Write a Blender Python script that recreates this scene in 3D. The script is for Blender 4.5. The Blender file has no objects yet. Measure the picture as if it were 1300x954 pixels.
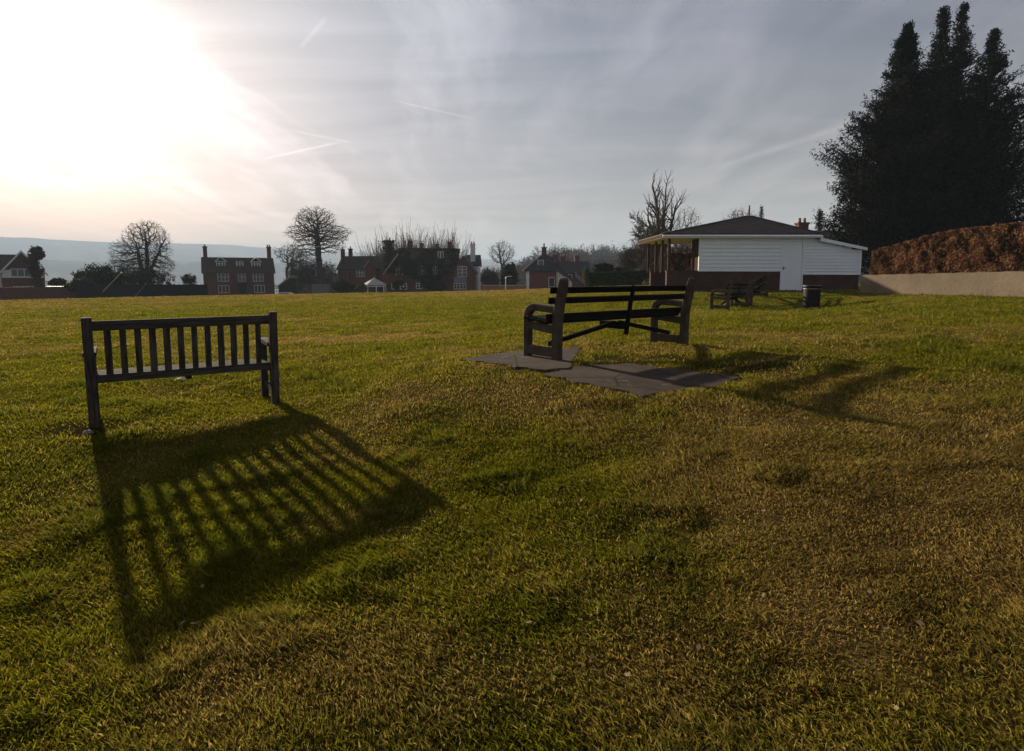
import bpy, math, random
import numpy as np
from mathutils import Vector, Matrix

random.seed(7)
RNG = np.random.default_rng(11)
scene = bpy.context.scene
C = scene.collection
EYE = 1.3
F = 750.0
PITCH = math.atan(81.0 / 750.0)
cp, sp = math.cos(PITCH), math.sin(PITCH)


def P(u, v, Y):
    """point of the place seen in direction (u, v) of the photograph at the horizontal distance Y ahead"""
    a, b = (u - 650.0) / F, (432.0 - v) / F
    dy, dz = b * sp + cp, b * cp - sp
    t = Y / dy
    return Vector((a * t, Y, EYE + dz * t))


def DIR(u, v):
    a, b = (u - 650.0) / F, (432.0 - v) / F
    return Vector((a, b * sp + cp, b * cp - sp)).normalized()


SUN_EL = math.radians(15.6)
sun_az = DIR(80, 351)
SUN = Vector((sun_az.x, sun_az.y, 0)).normalized() * math.cos(SUN_EL) + Vector((0, 0, math.sin(SUN_EL)))

# ------------------------------------------------------------------ noise
def vnoise(x, y, seed=0):
    x = np.asarray(x, float); y = np.asarray(y, float)
    xi = np.floor(x).astype(np.int64); yi = np.floor(y).astype(np.int64)
    fx = x - xi; fy = y - yi
    fx = fx * fx * (3 - 2 * fx); fy = fy * fy * (3 - 2 * fy)

    def h(i, j):
        n = (i * 374761393 + j * 668265263 + seed * 1442695041) & 0xFFFFFFFF
        n = ((n ^ (n >> 13)) * 1274126177) & 0xFFFFFFFF
        n = n ^ (n >> 16)
        return (n & 0xFFFF) / 65535.0
    a, b, c, d = h(xi, yi), h(xi + 1, yi), h(xi, yi + 1), h(xi + 1, yi + 1)
    return (a * (1 - fx) + b * fx) * (1 - fy) + (c * (1 - fx) + d * fx) * fy


def fbm(x, y, seed=0, o=4):
    s, a, t = 0, 1.0, 0
    for k in range(o):
        s = s + a * vnoise(np.asarray(x) * 2 ** k, np.asarray(y) * 2 ** k, seed + k * 17); t += a; a *= .5
    return s / t


def sstep(a, b, x):
    t = np.clip((np.asarray(x, float) - a) / (b - a), 0, 1)
    return t * t * (3 - 2 * t)


# ------------------------------------------------------------------ terrain
CTRL = np.array([
    (0, 0, -.05), (-3, 0, -.1), (3, 0, .15), (0, -8, -.3), (-12, -5, -.4), (12, -5, .3),
    (-2, 2.0, -.16), (0, 2.2, -.03), (2, 2.2, .15), (-1.5, 2.4, -.13), (-2.6, 3.6, -.08), (-1.2, 3.4, -.05), (-1.2, 4.6, .05), (-3.2, 3.0, -.13), (3.0, 4.8, .40), (1.8, 5.0, .37),
    (-3.65, 5.05, 0), (-2.41, 5.91, 0), (-3.95, 5.5, 0), (-2.7, 6.35, 0),
    (0, 4, .10), (2.4, 3.94, .36), (4, 4, .38), (1.6, 5.2, .365),
    (.49, 6.39, .386), (2.3, 7.76, .386), (.18, 6.77, .386), (2.0, 8.2, .386), (-.5, 6.5, .36),
    (.95, 4.95, .36), (1.9, 5.75, .375), (-.05, 6.05, .375), (-.45, 6.4, .37), (5.4, 9, .53), (8, 9.5, .60), (12, 10, .7),
    (6.48, 17.8, .30), (9.5, 22, .58), (9.45, 19, .28), (11.2, 18, .62),
    (6.6, 26, .66), (11, 26, .66), (15.2, 26, .66), (11.9, 20.3, .74), (13.0, 15, .76), (13.6, 11, .80), (17, 20, .9),
    (-20, 20, -.05), (-10, 15, 0), (0, 20, .2), (-39, 45, 0.), (-20, 45, .1), (0, 45, .32), (11, 45, .78),
    (4, 30, .45), (-15, 30, 0), (25, 40, .9), (40, 30, 1.), (-40, 20, -.2), (-30, -30, -.8), (30, -30, .3), (0, -40, -.8)])


def _tps():
    n = len(CTRL)
    d = np.hypot(CTRL[:, None, 0] - CTRL[None, :, 0], CTRL[:, None, 1] - CTRL[None, :, 1])
    K = np.where(d > 0, d * d * np.log(np.maximum(d, 1e-9)), 0) + np.eye(n) * .02
    Pm = np.c_[np.ones(n), CTRL[:, :2]]
    A = np.block([[K, Pm], [Pm.T, np.zeros((3, 3))]])
    return np.linalg.solve(A, np.r_[CTRL[:, 2], 0, 0, 0])


TW = _tps()


def near_z(x, y):
    x = np.asarray(x, float); y = np.asarray(y, float)
    sh = x.shape
    x = x.ravel(); y = y.ravel()
    r = np.hypot(x, y); k = np.minimum(1, 52 / np.maximum(r, 1e-6))
    x = x * k; y = y * k
    out = TW[-3] + TW[-2] * x + TW[-1] * y
    for (cx, cy, _), w in zip(CTRL, TW):
        d2 = (x - cx) ** 2 + (y - cy) ** 2
        out = out + w * .5 * d2 * np.log(np.maximum(d2, 1e-12))
    return np.clip(out, -1.2, 1.3).reshape(sh)


def pad_mask(x, y):
    """1 where the ground must stay smooth (paving)"""
    d = np.hypot((x - 1.2) / 1.6, (y - 6.3) / 1.1)
    return 1 - sstep(.8, 1.2, d)


def ground_z(x, y, bumps=True):
    x = np.asarray(x, float); y = np.asarray(y, float)
    z = near_z(x, y)
    r = np.hypot(x, y)
    th = np.degrees(np.arctan2(x, y))
    w = sstep(-9, 6, th) * (1 - sstep(100, 150, np.abs(th)))
    rl = np.log10(np.maximum(r, 1))
    lx = np.log10([1, 44, 60, 90, 200, 500, 1000, 1500, 2100, 2500, 3000, 3600, 4500, 7000])
    left = np.interp(rl, lx, [0, 0, -1.3, -2.6, -8, -34, -62, -40, 46, 25, 95, 172, 120, 40])
    right = np.interp(rl, lx, [0, 0, -1.2, -2.4, -3, 6, 18, 22, 34, 60, 100, 130, 90, 40])
    far = left * (1 - w) + right * w
    ridge = np.interp(th, [-60, -41, -34, -27, -22, -16, -5, 30], [1.1, 1.08, 1.04, 1.0, .93, .82, .7, .7])
    far = np.where(r > 1500, far * (1 + (ridge - 1) * sstep(1500, 3000, r)), far)
    amp = sstep(900, 2500, r) * 26
    far = far + amp * (fbm(th / 5 + 9, rl * 14, 5, 4) - .5)
    drop = far * np.where(r > 44, 1, 0)
    z = z + drop
    for p in PADS[:2]:
        z = z - .06 * point_in(p, x, y)
    if bumps:
        nb = (1 - sstep(25, 70, r)) * (1 - pad_mask(x, y))
        z = z + nb * ((fbm(x * 2.2, y * 2.2, 3, 3) - .5) * .042 + (fbm(x * .55, y * .55, 8, 2) - .5) * .035)
    return z


PADS = []


def gz(x, y):
    return float(ground_z(np.array([x]), np.array([y]), False)[0])


def pix_to_ground(u, v, z):
    d = DIR(u, v); t = (z - EYE) / d.z
    return d.x * t, d.y * t


def dry(x, y):
    """how much straw is in the turf (0 green .. 1 straw)"""
    r = np.hypot(x, y)
    d = .24 + .9 * (fbm(x * .45 + 3, y * .45, 21, 3) - .5) + .8 * (fbm(x * 1.9, y * 1.9, 31, 3) - .5)
    for (u, v, z, sx, sy, k) in BL:
        cx, cy = pix_to_ground(u, v, z)
        d = d + k * np.exp(-(((x - cx) / sx) ** 2 + ((y - cy) / sy) ** 2))
    d = d + .38 * sstep(22, 42, r) * (fbm(x * .08, y * .25, 44, 2) > .0)
    return np.clip(d, 0, 1)


BL = [(1180, 720, .15, 1.0, .9, .55), (1250, 560, .3, 1.6, 1.2, .36), (640, 840, .02, .7, .25, .32),
      (1150, 430, .5, 3.5, 1.4, .36), (480, 432, .1, 1.9, .9, .42), (250, 400, .0, 6, 1.8, -.12),
      (560, 392, .15, 4, 2.5, -.22), (150, 440, 0, 1.6, .8, .12), (300, 700, 0, 1.0, .7, -.25),
      (680, 560, .2, .9, .7, -.22), (980, 700, .15, .5, .5, -.15), (420, 480, .05, 1.2, .8, -.15),
      (1080, 385, .4, 6, 1.6, -.25), (200, 800, 0, .8, .3, .22), (170, 545, 0, .22, .18, .4)]

# ------------------------------------------------------------------ mesh helpers
class MB:
    def __init__(s):
        s.v = []; s.f = []; s.m = []; s.mi = 0

    def add(s, vs, fs):
        o = len(s.v)
        s.v.extend([tuple(p) for p in vs])
        for f in fs:
            s.f.append(tuple(i + o for i in f)); s.m.append(s.mi)
        return s

    def box(s, x0, x1, y0, y1, z0, z1):
        return s.hexa([(x0, y0, z0), (x1, y0, z0), (x1, y1, z0), (x0, y1, z0), (x0, y0, z1), (x1, y0, z1), (x1, y1, z1), (x0, y1, z1)])

    def hexa(s, p):
        return s.add(p, [(3, 2, 1, 0), (4, 5, 6, 7), (0, 1, 5, 4), (1, 2, 6, 5), (2, 3, 7, 6), (3, 0, 4, 7)])

    def beam(s, a, b, w, h, up=(0, 0, 1)):
        """rectangular bar from a to b; h along up, w across"""
        a = Vector(a); b = Vector(b); d = (b - a).normalized(); up = Vector(up)
        r = d.cross(up)
        if r.length < 1e-4: r = d.cross(Vector((0, 1, 0)))
        r.normalize(); n = r.cross(d).normalized()
        p = []
        for q in (a, b):
            for (i, j) in ((-1, -1), (1, -1), (1, 1), (-1, 1)):
                p.append(q + r * (i * w / 2) + n * (j * h / 2))
        return s.add(p, [(3, 2, 1, 0), (4, 5, 6, 7), (0, 1, 5, 4), (1, 2, 6, 5), (2, 3, 7, 6), (3, 0, 4, 7)])

    def prism(s, poly, axis, a, b):
        """poly of 2-D points extruded along axis x, y or z from a to b"""
        def mk(p, t):
            return {'x': (t, p[0], p[1]), 'y': (p[0], t, p[1]), 'z': (p[0], p[1], t)}[axis]
        n = len(poly)
        vs = [mk(p, a) for p in poly] + [mk(p, b) for p in poly]
        fs = [tuple(range(n))[::-1], tuple(range(n, 2 * n))] + [(i, (i + 1) % n, n + (i + 1) % n, n + i) for i in range(n)]
        return s.add(vs, fs)

    def sweep(s, pts, hw, x0, x1):
        """strip following pts (y,z) with half width hw, between x0 and x1 (a bent bar of rectangular section)"""
        n = len(pts); L = []; R = []
        for i in range(n):
            a = Vector(pts[max(0, i - 1)]); b = Vector(pts[min(n - 1, i + 1)])
            d = (b - a).normalized(); nn = Vector((-d.y, d.x))
            q = Vector(pts[i]); h = hw[i] if isinstance(hw, (list, tuple)) else hw
            L.append(q + nn * h); R.append(q - nn * h)
        vs = []
        for i in range(n):
            vs += [(x0, L[i].x, L[i].y), (x1, L[i].x, L[i].y), (x1, R[i].x, R[i].y), (x0, R[i].x, R[i].y)]
        fs = [(0, 1, 2, 3), tuple(4 * (n - 1) + k for k in (3, 2, 1, 0))]
        for i in range(n - 1):
            for k in range(4):
                fs.append((4 * i + k, 4 * i + 4 + k, 4 * i + 4 + (k + 1) % 4, 4 * i + (k + 1) % 4))
        return s.add(vs, fs)

    def tube(s, pts, rad, sides=6, cap=True):
        n = len(pts); vs = []
        ref = None
        for i in range(n):
            a = Vector(pts[max(0, i - 1)]); b = Vector(pts[min(n - 1, i + 1)])
            d = (b - a)
            if d.length < 1e-9: d = Vector((0, 0, 1))
            d.normalize()
            if ref is None:
                ref = Vector((1, 0, 0)) if abs(d.x) < .8 else Vector((0, 1, 0))
            e1 = (ref - d * ref.dot(d))
            if e1.length < 1e-6: e1 = d.orthogonal()
            e1.normalize(); e2 = d.cross(e1); ref = e1
            for k in range(sides):
                t = 2 * math.pi * k / sides
                q = Vector(pts[i]) + (e1 * math.cos(t) + e2 * math.sin(t)) * rad[i]
                vs.append((q.x, q.y, q.z))
        fs = []
        for i in range(n - 1):
            for k in range(sides):
                fs.append((i * sides + k, i * sides + (k + 1) % sides, (i + 1) * sides + (k + 1) % sides, (i + 1) * sides + k))
        if cap:
            fs.append(tuple(range(sides))[::-1]); fs.append(tuple((n - 1) * sides + k for k in range(sides)))
        return s.add(vs, fs)

    def lathe(s, prof, n=24, cx=0, cy=0):
        vs = []
        for (r, z) in prof:
            for k in range(n):
                t = 2 * math.pi * k / n
                vs.append((cx + r * math.cos(t), cy + r * math.sin(t), z))
        fs = []
        for i in range(len(prof) - 1):
            for k in range(n):
                fs.append((i * n + k, i * n + (k + 1) % n, (i + 1) * n + (k + 1) % n, (i + 1) * n + k))
        return s.add(vs, fs)

    def build(s, name, mat, parent=None, bevel=0, smooth=False, segs=2):
        me = bpy.data.meshes.new(name)
        me.from_pydata(s.v, [], s.f)
        mats = mat if isinstance(mat, (list, tuple)) else [mat]
        for m in mats: me.materials.append(m)
        if len(mats) > 1: me.polygons.foreach_set('material_index', s.m)
        if smooth: me.polygons.foreach_set('use_smooth', [True] * len(me.polygons))
        me.update()
        o = bpy.data.objects.new(name, me); C.objects.link(o)
        if parent: o.parent = parent
        if bevel:
            b = o.modifiers.new('bevel', 'BEVEL'); b.width = bevel; b.segments = segs; b.limit_method = 'ANGLE'
        return o


def np_mesh(name, verts, faces, mat, parent=None, col=None, smooth=False):
    """faces: list of integer arrays (n,3) or (n,4)"""
    me = bpy.data.meshes.new(name)
    verts = np.ascontiguousarray(verts, np.float32)
    me.vertices.add(len(verts)); me.vertices.foreach_set('co', verts.ravel())
    loops = np.concatenate([f.ravel() for f in faces]).astype(np.int32)
    tot = np.concatenate([np.full(len(f), f.shape[1], np.int32) for f in faces])
    st = np.r_[0, np.cumsum(tot)[:-1]].astype(np.int32)
    me.loops.add(len(loops)); me.loops.foreach_set('vertex_index', loops)
    me.polygons.add(len(tot)); me.polygons.foreach_set('loop_start', st)
    me.update(calc_edges=True)
    if col is not None:
        a = me.color_attributes.new('col', 'FLOAT_COLOR', 'POINT')
        a.data.foreach_set('color', np.c_[col, np.ones(len(col))].astype(np.float32).ravel())
    if smooth: me.polygons.foreach_set('use_smooth', np.ones(len(tot), bool))
    me.materials.append(mat)
    me.validate()
    o = bpy.data.objects.new(name, me); C.objects.link(o)
    if parent: o.parent = parent
    return o


def tag(o, label=None, cat=None, group=None, kind=None):
    if label: o['label'] = label
    if cat: o['category'] = cat
    if group: o['group'] = group
    if kind: o['kind'] = kind
    return o


def thing(name, label, cat, loc=(0, 0, 0), rz=0, group=None):
    o = bpy.data.objects.new(name, None); C.objects.link(o)
    o.location = loc; o.rotation_euler = (0, 0, rz); o.empty_display_size = .2
    return tag(o, label, cat, group)


def copy_tree(o, parent=None):
    c = o.copy(); C.objects.link(c)
    if parent: c.parent = parent
    for ch in [q for q in bpy.data.objects if q.parent == o]:
        copy_tree(ch, c)
    return c


# ------------------------------------------------------------------ materials
class NT:
    def __init__(s, nt): s.nt = nt

    def n(s, typ, ins=None, **kw):
        nd = s.nt.nodes.new(typ)
        for k, v in kw.items(): setattr(nd, k, v)
        for k, v in (ins or {}).items():
            if hasattr(v, 'is_output'): s.nt.links.new(v, nd.inputs[k])
            else: nd.inputs[k].default_value = v
        return nd

    def math(s, op, a, b=0., c=None, clamp=False):
        d = {0: a, 1: b}
        if c is not None: d[2] = c
        nd = s.n('ShaderNodeMath', d, operation=op); nd.use_clamp = clamp
        return nd.outputs[0]

    def mix(s, f, a, b, blend='MIX'):
        nd = s.nt.nodes.new('ShaderNodeMix'); nd.data_type = 'RGBA'; nd.blend_type = blend
        for k, v in ((0, f), (6, a), (7, b)):
            if hasattr(v, 'is_output'): s.nt.links.new(v, nd.inputs[k])
            else: nd.inputs[k].default_value = v if k == 0 else (tuple(v) + (1,) if len(v) == 3 else v)
        return nd.outputs[2]

    def ramp(s, f, stops):
        nd = s.n('ShaderNodeValToRGB', {0: f}); cr = nd.color_ramp
        while len(cr.elements) < len(stops): cr.elements.new(.5)
        for e, (p, c) in zip(cr.elements, stops):
            e.position = p; e.color = (c, c, c, 1) if isinstance(c, (int, float)) else tuple(c) + (1,)
        return nd.outputs[0]

    def noise(s, vec, scale, detail=4, rough=.55, dist=0.):
        return s.n('ShaderNodeTexNoise', {'Vector': vec, 'Scale': scale, 'Detail': detail, 'Roughness': rough, 'Distortion': dist}).outputs['Fac']

    def map(s, vec, scale=(1, 1, 1), rot=(0, 0, 0), loc=(0, 0, 0)):
        return s.n('ShaderNodeMapping', {'Vector': vec, 'Scale': scale, 'Rotation': rot, 'Location': loc}).outputs[0]


def material(name, fn):
    m = bpy.data.materials.new(name); m.use_nodes = True
    nt = m.node_tree; nt.nodes.clear()
    t = NT(nt); out = t.n('ShaderNodeOutputMaterial')
    sh = fn(t)
    nt.links.new(sh, out.inputs[0])
    return m


def bsdf(t, col, rough=.8, bump=None, bstr=.3, bdist=.01, spec=.3, metal=0.):
    d = {'Base Color': col if hasattr(col, 'is_output') else tuple(col) + (1,), 'Roughness': rough, 'Specular IOR Level': spec, 'Metallic': metal}
    if bump is not None:
        d['Normal'] = t.n('ShaderNodeBump', {'Height': bump, 'Strength': bstr, 'Distance': bdist}).outputs[0]
    return t.n('ShaderNodeBsdfPrincipled', d).outputs[0]


def coord(t): return t.n('ShaderNodeTexCoord').outputs['Object']


def m_wood(name, c1, c2, c3, stretch=(2, 30, 30)):
    def fn(t):
        o = coord(t)
        info = t.n('ShaderNodeObjectInfo').outputs['Random']
        off = t.n('ShaderNodeVectorMath', {0: o, 1: t.n('ShaderNodeCombineXYZ', {0: t.math('MULTIPLY', info, 9.), 1: t.math('MULTIPLY', info, 5.), 2: info}).outputs[0]}, operation='ADD').outputs[0]
        g = t.noise(t.map(off, stretch), 1.6, 6, .65, .4)
        b = t.noise(off, 4.5, 4, .6)
        c = t.mix(t.ramp(g, [(.3, 0.), (.7, 1.)]), c1, c2)
        c = t.mix(t.ramp(b, [(.52, 0.), (.72, .75)]), c, c3)
        c = t.mix(.35, c, t.ramp(info, [(0, .4), (.6, 1.), (1, 1.)]), 'MULTIPLY')
        return bsdf(t, c, .95, g, .6, .004, .06)
    return material(name, fn)


def m_concrete(name, c1, c2, c3, sc=6.):
    def fn(t):
        o = coord(t)
        a = t.noise(o, sc, 6, .65); b = t.noise(o, sc * 14, 3, .7); d = t.noise(o, sc * .35, 3, .6)
        c = t.mix(t.ramp(a, [(.35, 0.), (.65, 1.)]), c1, c2)
        c = t.mix(t.ramp(d, [(.5, 0.), (.7, .8)]), c, c3)
        c = t.mix(.5, c, t.ramp(b, [(.3, .45), (.7, 1.2)]), 'MULTIPLY')
        return bsdf(t, c, .9, b, .5, .005, .2)
    return material(name, fn)


def m_brick(name, c1, c2, mortar, scale=1.0, wide=.225, high=.075):
    def fn(t):
        o = coord(t); s = t.n('ShaderNodeSeparateXYZ', {0: o})
        v = t.n('ShaderNodeCombineXYZ', {0: t.math('ADD', s.outputs[0], s.outputs[1]), 1: s.outputs[2], 2: 0.}).outputs[0]
        br = t.n('ShaderNodeTexBrick', {'Vector': v, 'Color1': tuple(c1) + (1,), 'Color2': tuple(c2) + (1,), 'Mortar': tuple(mortar) + (1,),
                                        'Scale': 1.0, 'Mortar Size': .008, 'Brick Width': wide, 'Row Height': high, 'Bias': 0.})
        a = t.noise(o, 1.2, 5, .6)
        c = t.mix(.6, br.outputs[0], t.ramp(a, [(.3, .5), (.75, 1.15)]), 'MULTIPLY')
        return bsdf(t, c, .9, br.outputs[1], -.4, .006, .2)
    return material(name, fn)


def m_tile(name, c1, c2, moss, wide=.17, high=.1):
    def fn(t):
        o = coord(t); s = t.n('ShaderNodeSeparateXYZ', {0: o})
        hy = t.math('ADD', t.math('ABSOLUTE', s.outputs[1]), t.math('MULTIPLY', s.outputs[2], .8))
        v = t.n('ShaderNodeCombineXYZ', {0: s.outputs[0], 1: hy, 2: 0.}).outputs[0]
        br = t.n('ShaderNodeTexBrick', {'Vector': v, 'Color1': tuple(c1) + (1,), 'Color2': tuple(c2) + (1,), 'Mortar': tuple(x * .35 for x in c1) + (1,),
                                        'Scale': 1.0, 'Mortar Size': .01, 'Brick Width': wide, 'Row Height': high})
        a = t.noise(o, .9, 6, .65)
        c = t.mix(t.ramp(a, [(.45, 0.), (.75, .8)]), br.outputs[0], moss)
        return bsdf(t, c, .85, br.outputs[1], -.5, .012, .25)
    return material(name, fn)


def m_paint(name, col, dirt=(.2, .19, .16), rough=.5, amt=.35):
    def fn(t):
        o = coord(t)
        a = t.noise(o, 1.7, 6, .7); st = t.noise(t.map(o, (9, 9, .8)), 1.3, 4, .6)
        k = t.math('MULTIPLY', t.ramp(a, [(.45, 0.), (.8, 1.)]), amt)
        c = t.mix(k, col, dirt)
        c = t.mix(t.math('MULTIPLY', t.ramp(st, [(.5, 0.), (.85, 1.)]), amt * .7), c, dirt)
        return bsdf(t, c, rough, a, .1, .003, .4)
    return material(name, fn)


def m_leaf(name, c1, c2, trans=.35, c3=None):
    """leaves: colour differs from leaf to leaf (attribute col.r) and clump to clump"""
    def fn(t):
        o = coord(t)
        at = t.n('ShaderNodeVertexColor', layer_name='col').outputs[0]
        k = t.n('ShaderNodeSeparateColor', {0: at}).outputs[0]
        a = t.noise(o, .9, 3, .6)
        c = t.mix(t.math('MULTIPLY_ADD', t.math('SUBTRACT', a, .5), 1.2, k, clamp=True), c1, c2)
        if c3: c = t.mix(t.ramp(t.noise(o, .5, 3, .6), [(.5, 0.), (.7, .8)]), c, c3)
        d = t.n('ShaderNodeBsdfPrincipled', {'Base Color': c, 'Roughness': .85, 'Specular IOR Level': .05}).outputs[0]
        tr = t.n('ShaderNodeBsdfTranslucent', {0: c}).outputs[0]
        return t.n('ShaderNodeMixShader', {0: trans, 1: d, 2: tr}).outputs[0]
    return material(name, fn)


def m_plain(name, c1, c2, sc=3., rough=.85, bd=.01, spec=.25):
    def fn(t):
        o = coord(t); a = t.noise(o, sc, 6, .65)
        return bsdf(t, t.mix(t.ramp(a, [(.3, 0.), (.7, 1.)]), c1, c2), rough, a, .5, bd, spec)
    return material(name, fn)


M = {}
M['bench_wood'] = m_wood('weathered_timber', (.014, .012, .010), (.11, .094, .078), (.032, .031, .02))
M['bench_upright'] = m_wood('weathered_upright', (.012, .010, .009), (.11, .094, .078), (.032, .031, .02), (30, 30, 2))
M['plank'] = m_wood('dark_plank', (.007, .006, .006), (.017, .015, .013), (.012, .013, .009))
M['concrete'] = m_concrete('aggregate_concrete', (.06, .044, .031), (.11, .083, .06), (.048, .04, .022), 9)
def fn_slab(t):
    o = coord(t)
    a = t.noise(o, 2.2, 6, .65); b = t.noise(o, 60., 3, .7); d = t.noise(o, 5.5, 5, .7, .6); e = t.noise(o, 1.1, 3, .6)
    c = t.mix(t.ramp(a, [(.36, 0.), (.62, 1.)]), (.046, .034, .027), (.098, .070, .052))
    c = t.mix(t.ramp(d, [(.60, 0.), (.68, .85)]), c, (.19, .15, .115))
    c = t.mix(t.ramp(e, [(.52, 0.), (.66, .7)]), c, (.045, .040, .018))
    vo = t.n('ShaderNodeTexVoronoi', {'Vector': o, 'Scale': 1.1}, feature='DISTANCE_TO_EDGE').outputs[0]
    c = t.mix(t.ramp(vo, [(.004, 1.), (.012, 0.)]), c, (.02, .016, .010))
    c = t.mix(.5, c, t.ramp(b, [(.3, .45), (.7, 1.2)]), 'MULTIPLY')
    return bsdf(t, c, .95, t.math('ADD', b, d), .5, .006, .08)
M['slab'] = material('slab_concrete', fn_slab)
M['retain'] = m_concrete('wall_concrete', (.17, .125, .085), (.25, .185, .125), (.14, .115, .075), 1.2)
M['brick'] = m_brick('brown_brick', (.070, .028, .021), (.11, .048, .033), (.09, .072, .062))
M['brick_red'] = m_brick('red_brick', (.14, .046, .029), (.21, .073, .045), (.07, .058, .05))
M['brick_dark'] = m_brick('dark_brick', (.12, .040, .025), (.18, .064, .040), (.045, .038, .033))
M['tile_hut'] = m_tile('hut_shingle', (.075, .055, .050), (.115, .085, .076), (.07, .06, .042), .3, .14)
M['tile'] = m_tile('clay_tile', (.055, .030, .023), (.08, .043, .031), (.06, .048, .028))
M['slate'] = m_tile('slate_tile', (.022, .025, .033), (.036, .040, .05), (.03, .03, .027), .25, .15)
M['slate_brown'] = m_tile('brown_tile', (.036, .026, .020), (.055, .039, .028), (.04, .036, .02))
M['white'] = m_paint('white_paint', (.90, .92, .95), (.5, .48, .45), .5, .15)
M['white_board'] = m_paint('white_board', (.88, .905, .94), (.55, .53, .50), .5, .24)
M['white_frame'] = m_paint('white_frame', (.66, .66, .67), amt=.08)
M['render_white'] = m_paint('white_render', (.72, .70, .67))
M['red_board'] = m_paint('red_board', (.17, .030, .022), (.10, .024, .018), .6, .5)
M['grey_board'] = m_paint('grey_board', (.16, .17, .2), amt=.3)
M['tan_panel'] = m_paint('tan_panel', (.34, .24, .15), amt=.3)
M['lead'] = m_paint('pale_roof', (.42, .38, .35), (.3, .27, .24))
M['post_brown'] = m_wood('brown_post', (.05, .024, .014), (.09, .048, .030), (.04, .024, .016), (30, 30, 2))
M['terracotta'] = m_plain('terracotta', (.25, .11, .07), (.34, .16, .10), 8)
M['fence_dark'] = m_wood('dark_fence', (.016, .016, .02), (.028, .027, .03), (.023, .02, .019), (20, 20, 2))
M['fence_grey'] = m_wood('grey_fence', (.12, .13, .14), (.18, .19, .2), (.11, .11, .11), (20, 20, 2))
M['bark'] = m_plain('bark', (.035, .026, .02), (.075, .058, .046), 6., .95, .02)
M['bark_dark'] = m_plain('dark_bark', (.012, .009, .007), (.025, .018, .014), 6., .95, .02)
M['bark_pale'] = m_plain('pale_bark', (.07, .05, .036), (.12, .09, .065), 6., .95, .02)
M['bin'] = m_plain('bin_metal', (.008, .008, .010), (.018, .016, .017), 7., .6, .002, .15)
M['band'] = m_plain('bin_band', (.22, .17, .12), (.32, .26, .2), 9., .4, .002, .5)
M['lamp'] = m_paint('lamp_paint', (.6, .6, .6), amt=.1)
M['car'] = m_paint('car_paint', (.7, .7, .71), (.5, .5, .5), .25, .1)
M['rubber'] = m_plain('rubber', (.012, .012, .012), (.03, .03, .03), 9)
M['paper'] = m_plain('paper', (.75, .74, .72), (.82, .8, .78), 9)
M['deadleaf'] = m_leaf('dead_leaf', (.10, .06, .03), (.30, .22, .15), .2)
M['stone'] = m_concrete('rough_stone', (.22, .20, .17), (.33, .3, .26), (.2, .18, .14), 14)


def fn_glass(t):
    o = coord(t); a = t.noise(o, 1.5, 2)
    return bsdf(t, t.mix(a, (.01, .012, .016), (.035, .04, .05)), .06, None, spec=.7)
M['glass'] = material('window_glass', fn_glass)

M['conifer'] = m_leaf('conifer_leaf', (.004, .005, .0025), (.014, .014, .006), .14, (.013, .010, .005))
M['beech'] = m_leaf('beech_leaf', (.022, .011, .006), (.30, .150, .070), .3)
M['evergreen'] = m_leaf('evergreen_leaf', (.012, .017, .007), (.034, .04, .015), .25)
M['hedge_green'] = m_leaf('hedge_leaf', (.022, .030, .006), (.06, .07, .014), .3)
M['bright_leaf'] = m_leaf('bright_leaf', (.07, .085, .03), (.16, .16, .06), .4)
M['ivy'] = m_leaf('ivy_leaf', (.018, .016, .009), (.046, .037, .02), .25, (.05, .033, .018))
M['red_leaf'] = m_leaf('russet_leaf', (.03, .022, .012), (.10, .045, .022), .35)
M['twigs'] = m_leaf('twig_mass', (.04, .031, .026), (.085, .064, .05), .15)


def fn_grass(t):
    at = t.n('ShaderNodeVertexColor', layer_name='col').outputs[0]
    d = t.n('ShaderNodeBsdfDiffuse', {0: at}).outputs[0]
    tr = t.n('ShaderNodeBsdfTranslucent', {0: at}).outputs[0]
    return t.n('ShaderNodeMixShader', {0: .64, 1: d, 2: tr}).outputs[0]
M['grass'] = material('grass_blade', fn_grass)


def fn_ground(t):
    o = coord(t)
    at = t.n('ShaderNodeVertexColor', layer_name='col').outputs[0]
    a = t.noise(o, 14., 5, .7); b = t.noise(o, 55., 3, .7); c0 = t.noise(o, 2.5, 4, .6)
    c = t.mix(.8, at, t.ramp(a, [(.3, .35), (.72, 1.5)]), 'MULTIPLY')
    c = t.mix(.6, c, t.ramp(c0, [(.3, .6), (.7, 1.3)]), 'MULTIPLY')
    c = t.mix(t.math('MULTIPLY', t.ramp(b, [(.55, 0.), (.75, 1.)]), .4), c, (.10, .075, .035))
    h = t.math('ADD', t.math('MULTIPLY', a, .7), t.math('MULTIPLY', b, .3))
    return bsdf(t, c, 1., h, .8, .05, .0)
M['ground'] = material('turf', fn_ground)


def fn_hill(t):
    o = coord(t)
    at = t.n('ShaderNodeVertexColor', layer_name='col').outputs[0]
    a = t.noise(o, .012, 6, .7)
    c = t.mix(.7, at, t.ramp(a, [(.35, .5), (.65, 1.4)]), 'MULTIPLY')
    return bsdf(t, c, 1., None, spec=.0)
M['hill'] = material('hillside', fn_hill)

# ------------------------------------------------------------------ ground sheets
def turf_colour(x, y, jitter=0):
    d = dry(x, y)[:, None]
    n = fbm(x * 3.1, y * 3.1, 61, 3)[:, None]
    green = np.array([.075, .082, .006]) * (1 - n) + np.array([.205, .185, .011]) * n
    straw = np.array([.15, .104, .026]) * (1 - n) + np.array([.325, .222, .060]) * n
    k = np.clip((d - .25) / .6, 0, 1)
    return green * (1 - k) + straw * k


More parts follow.
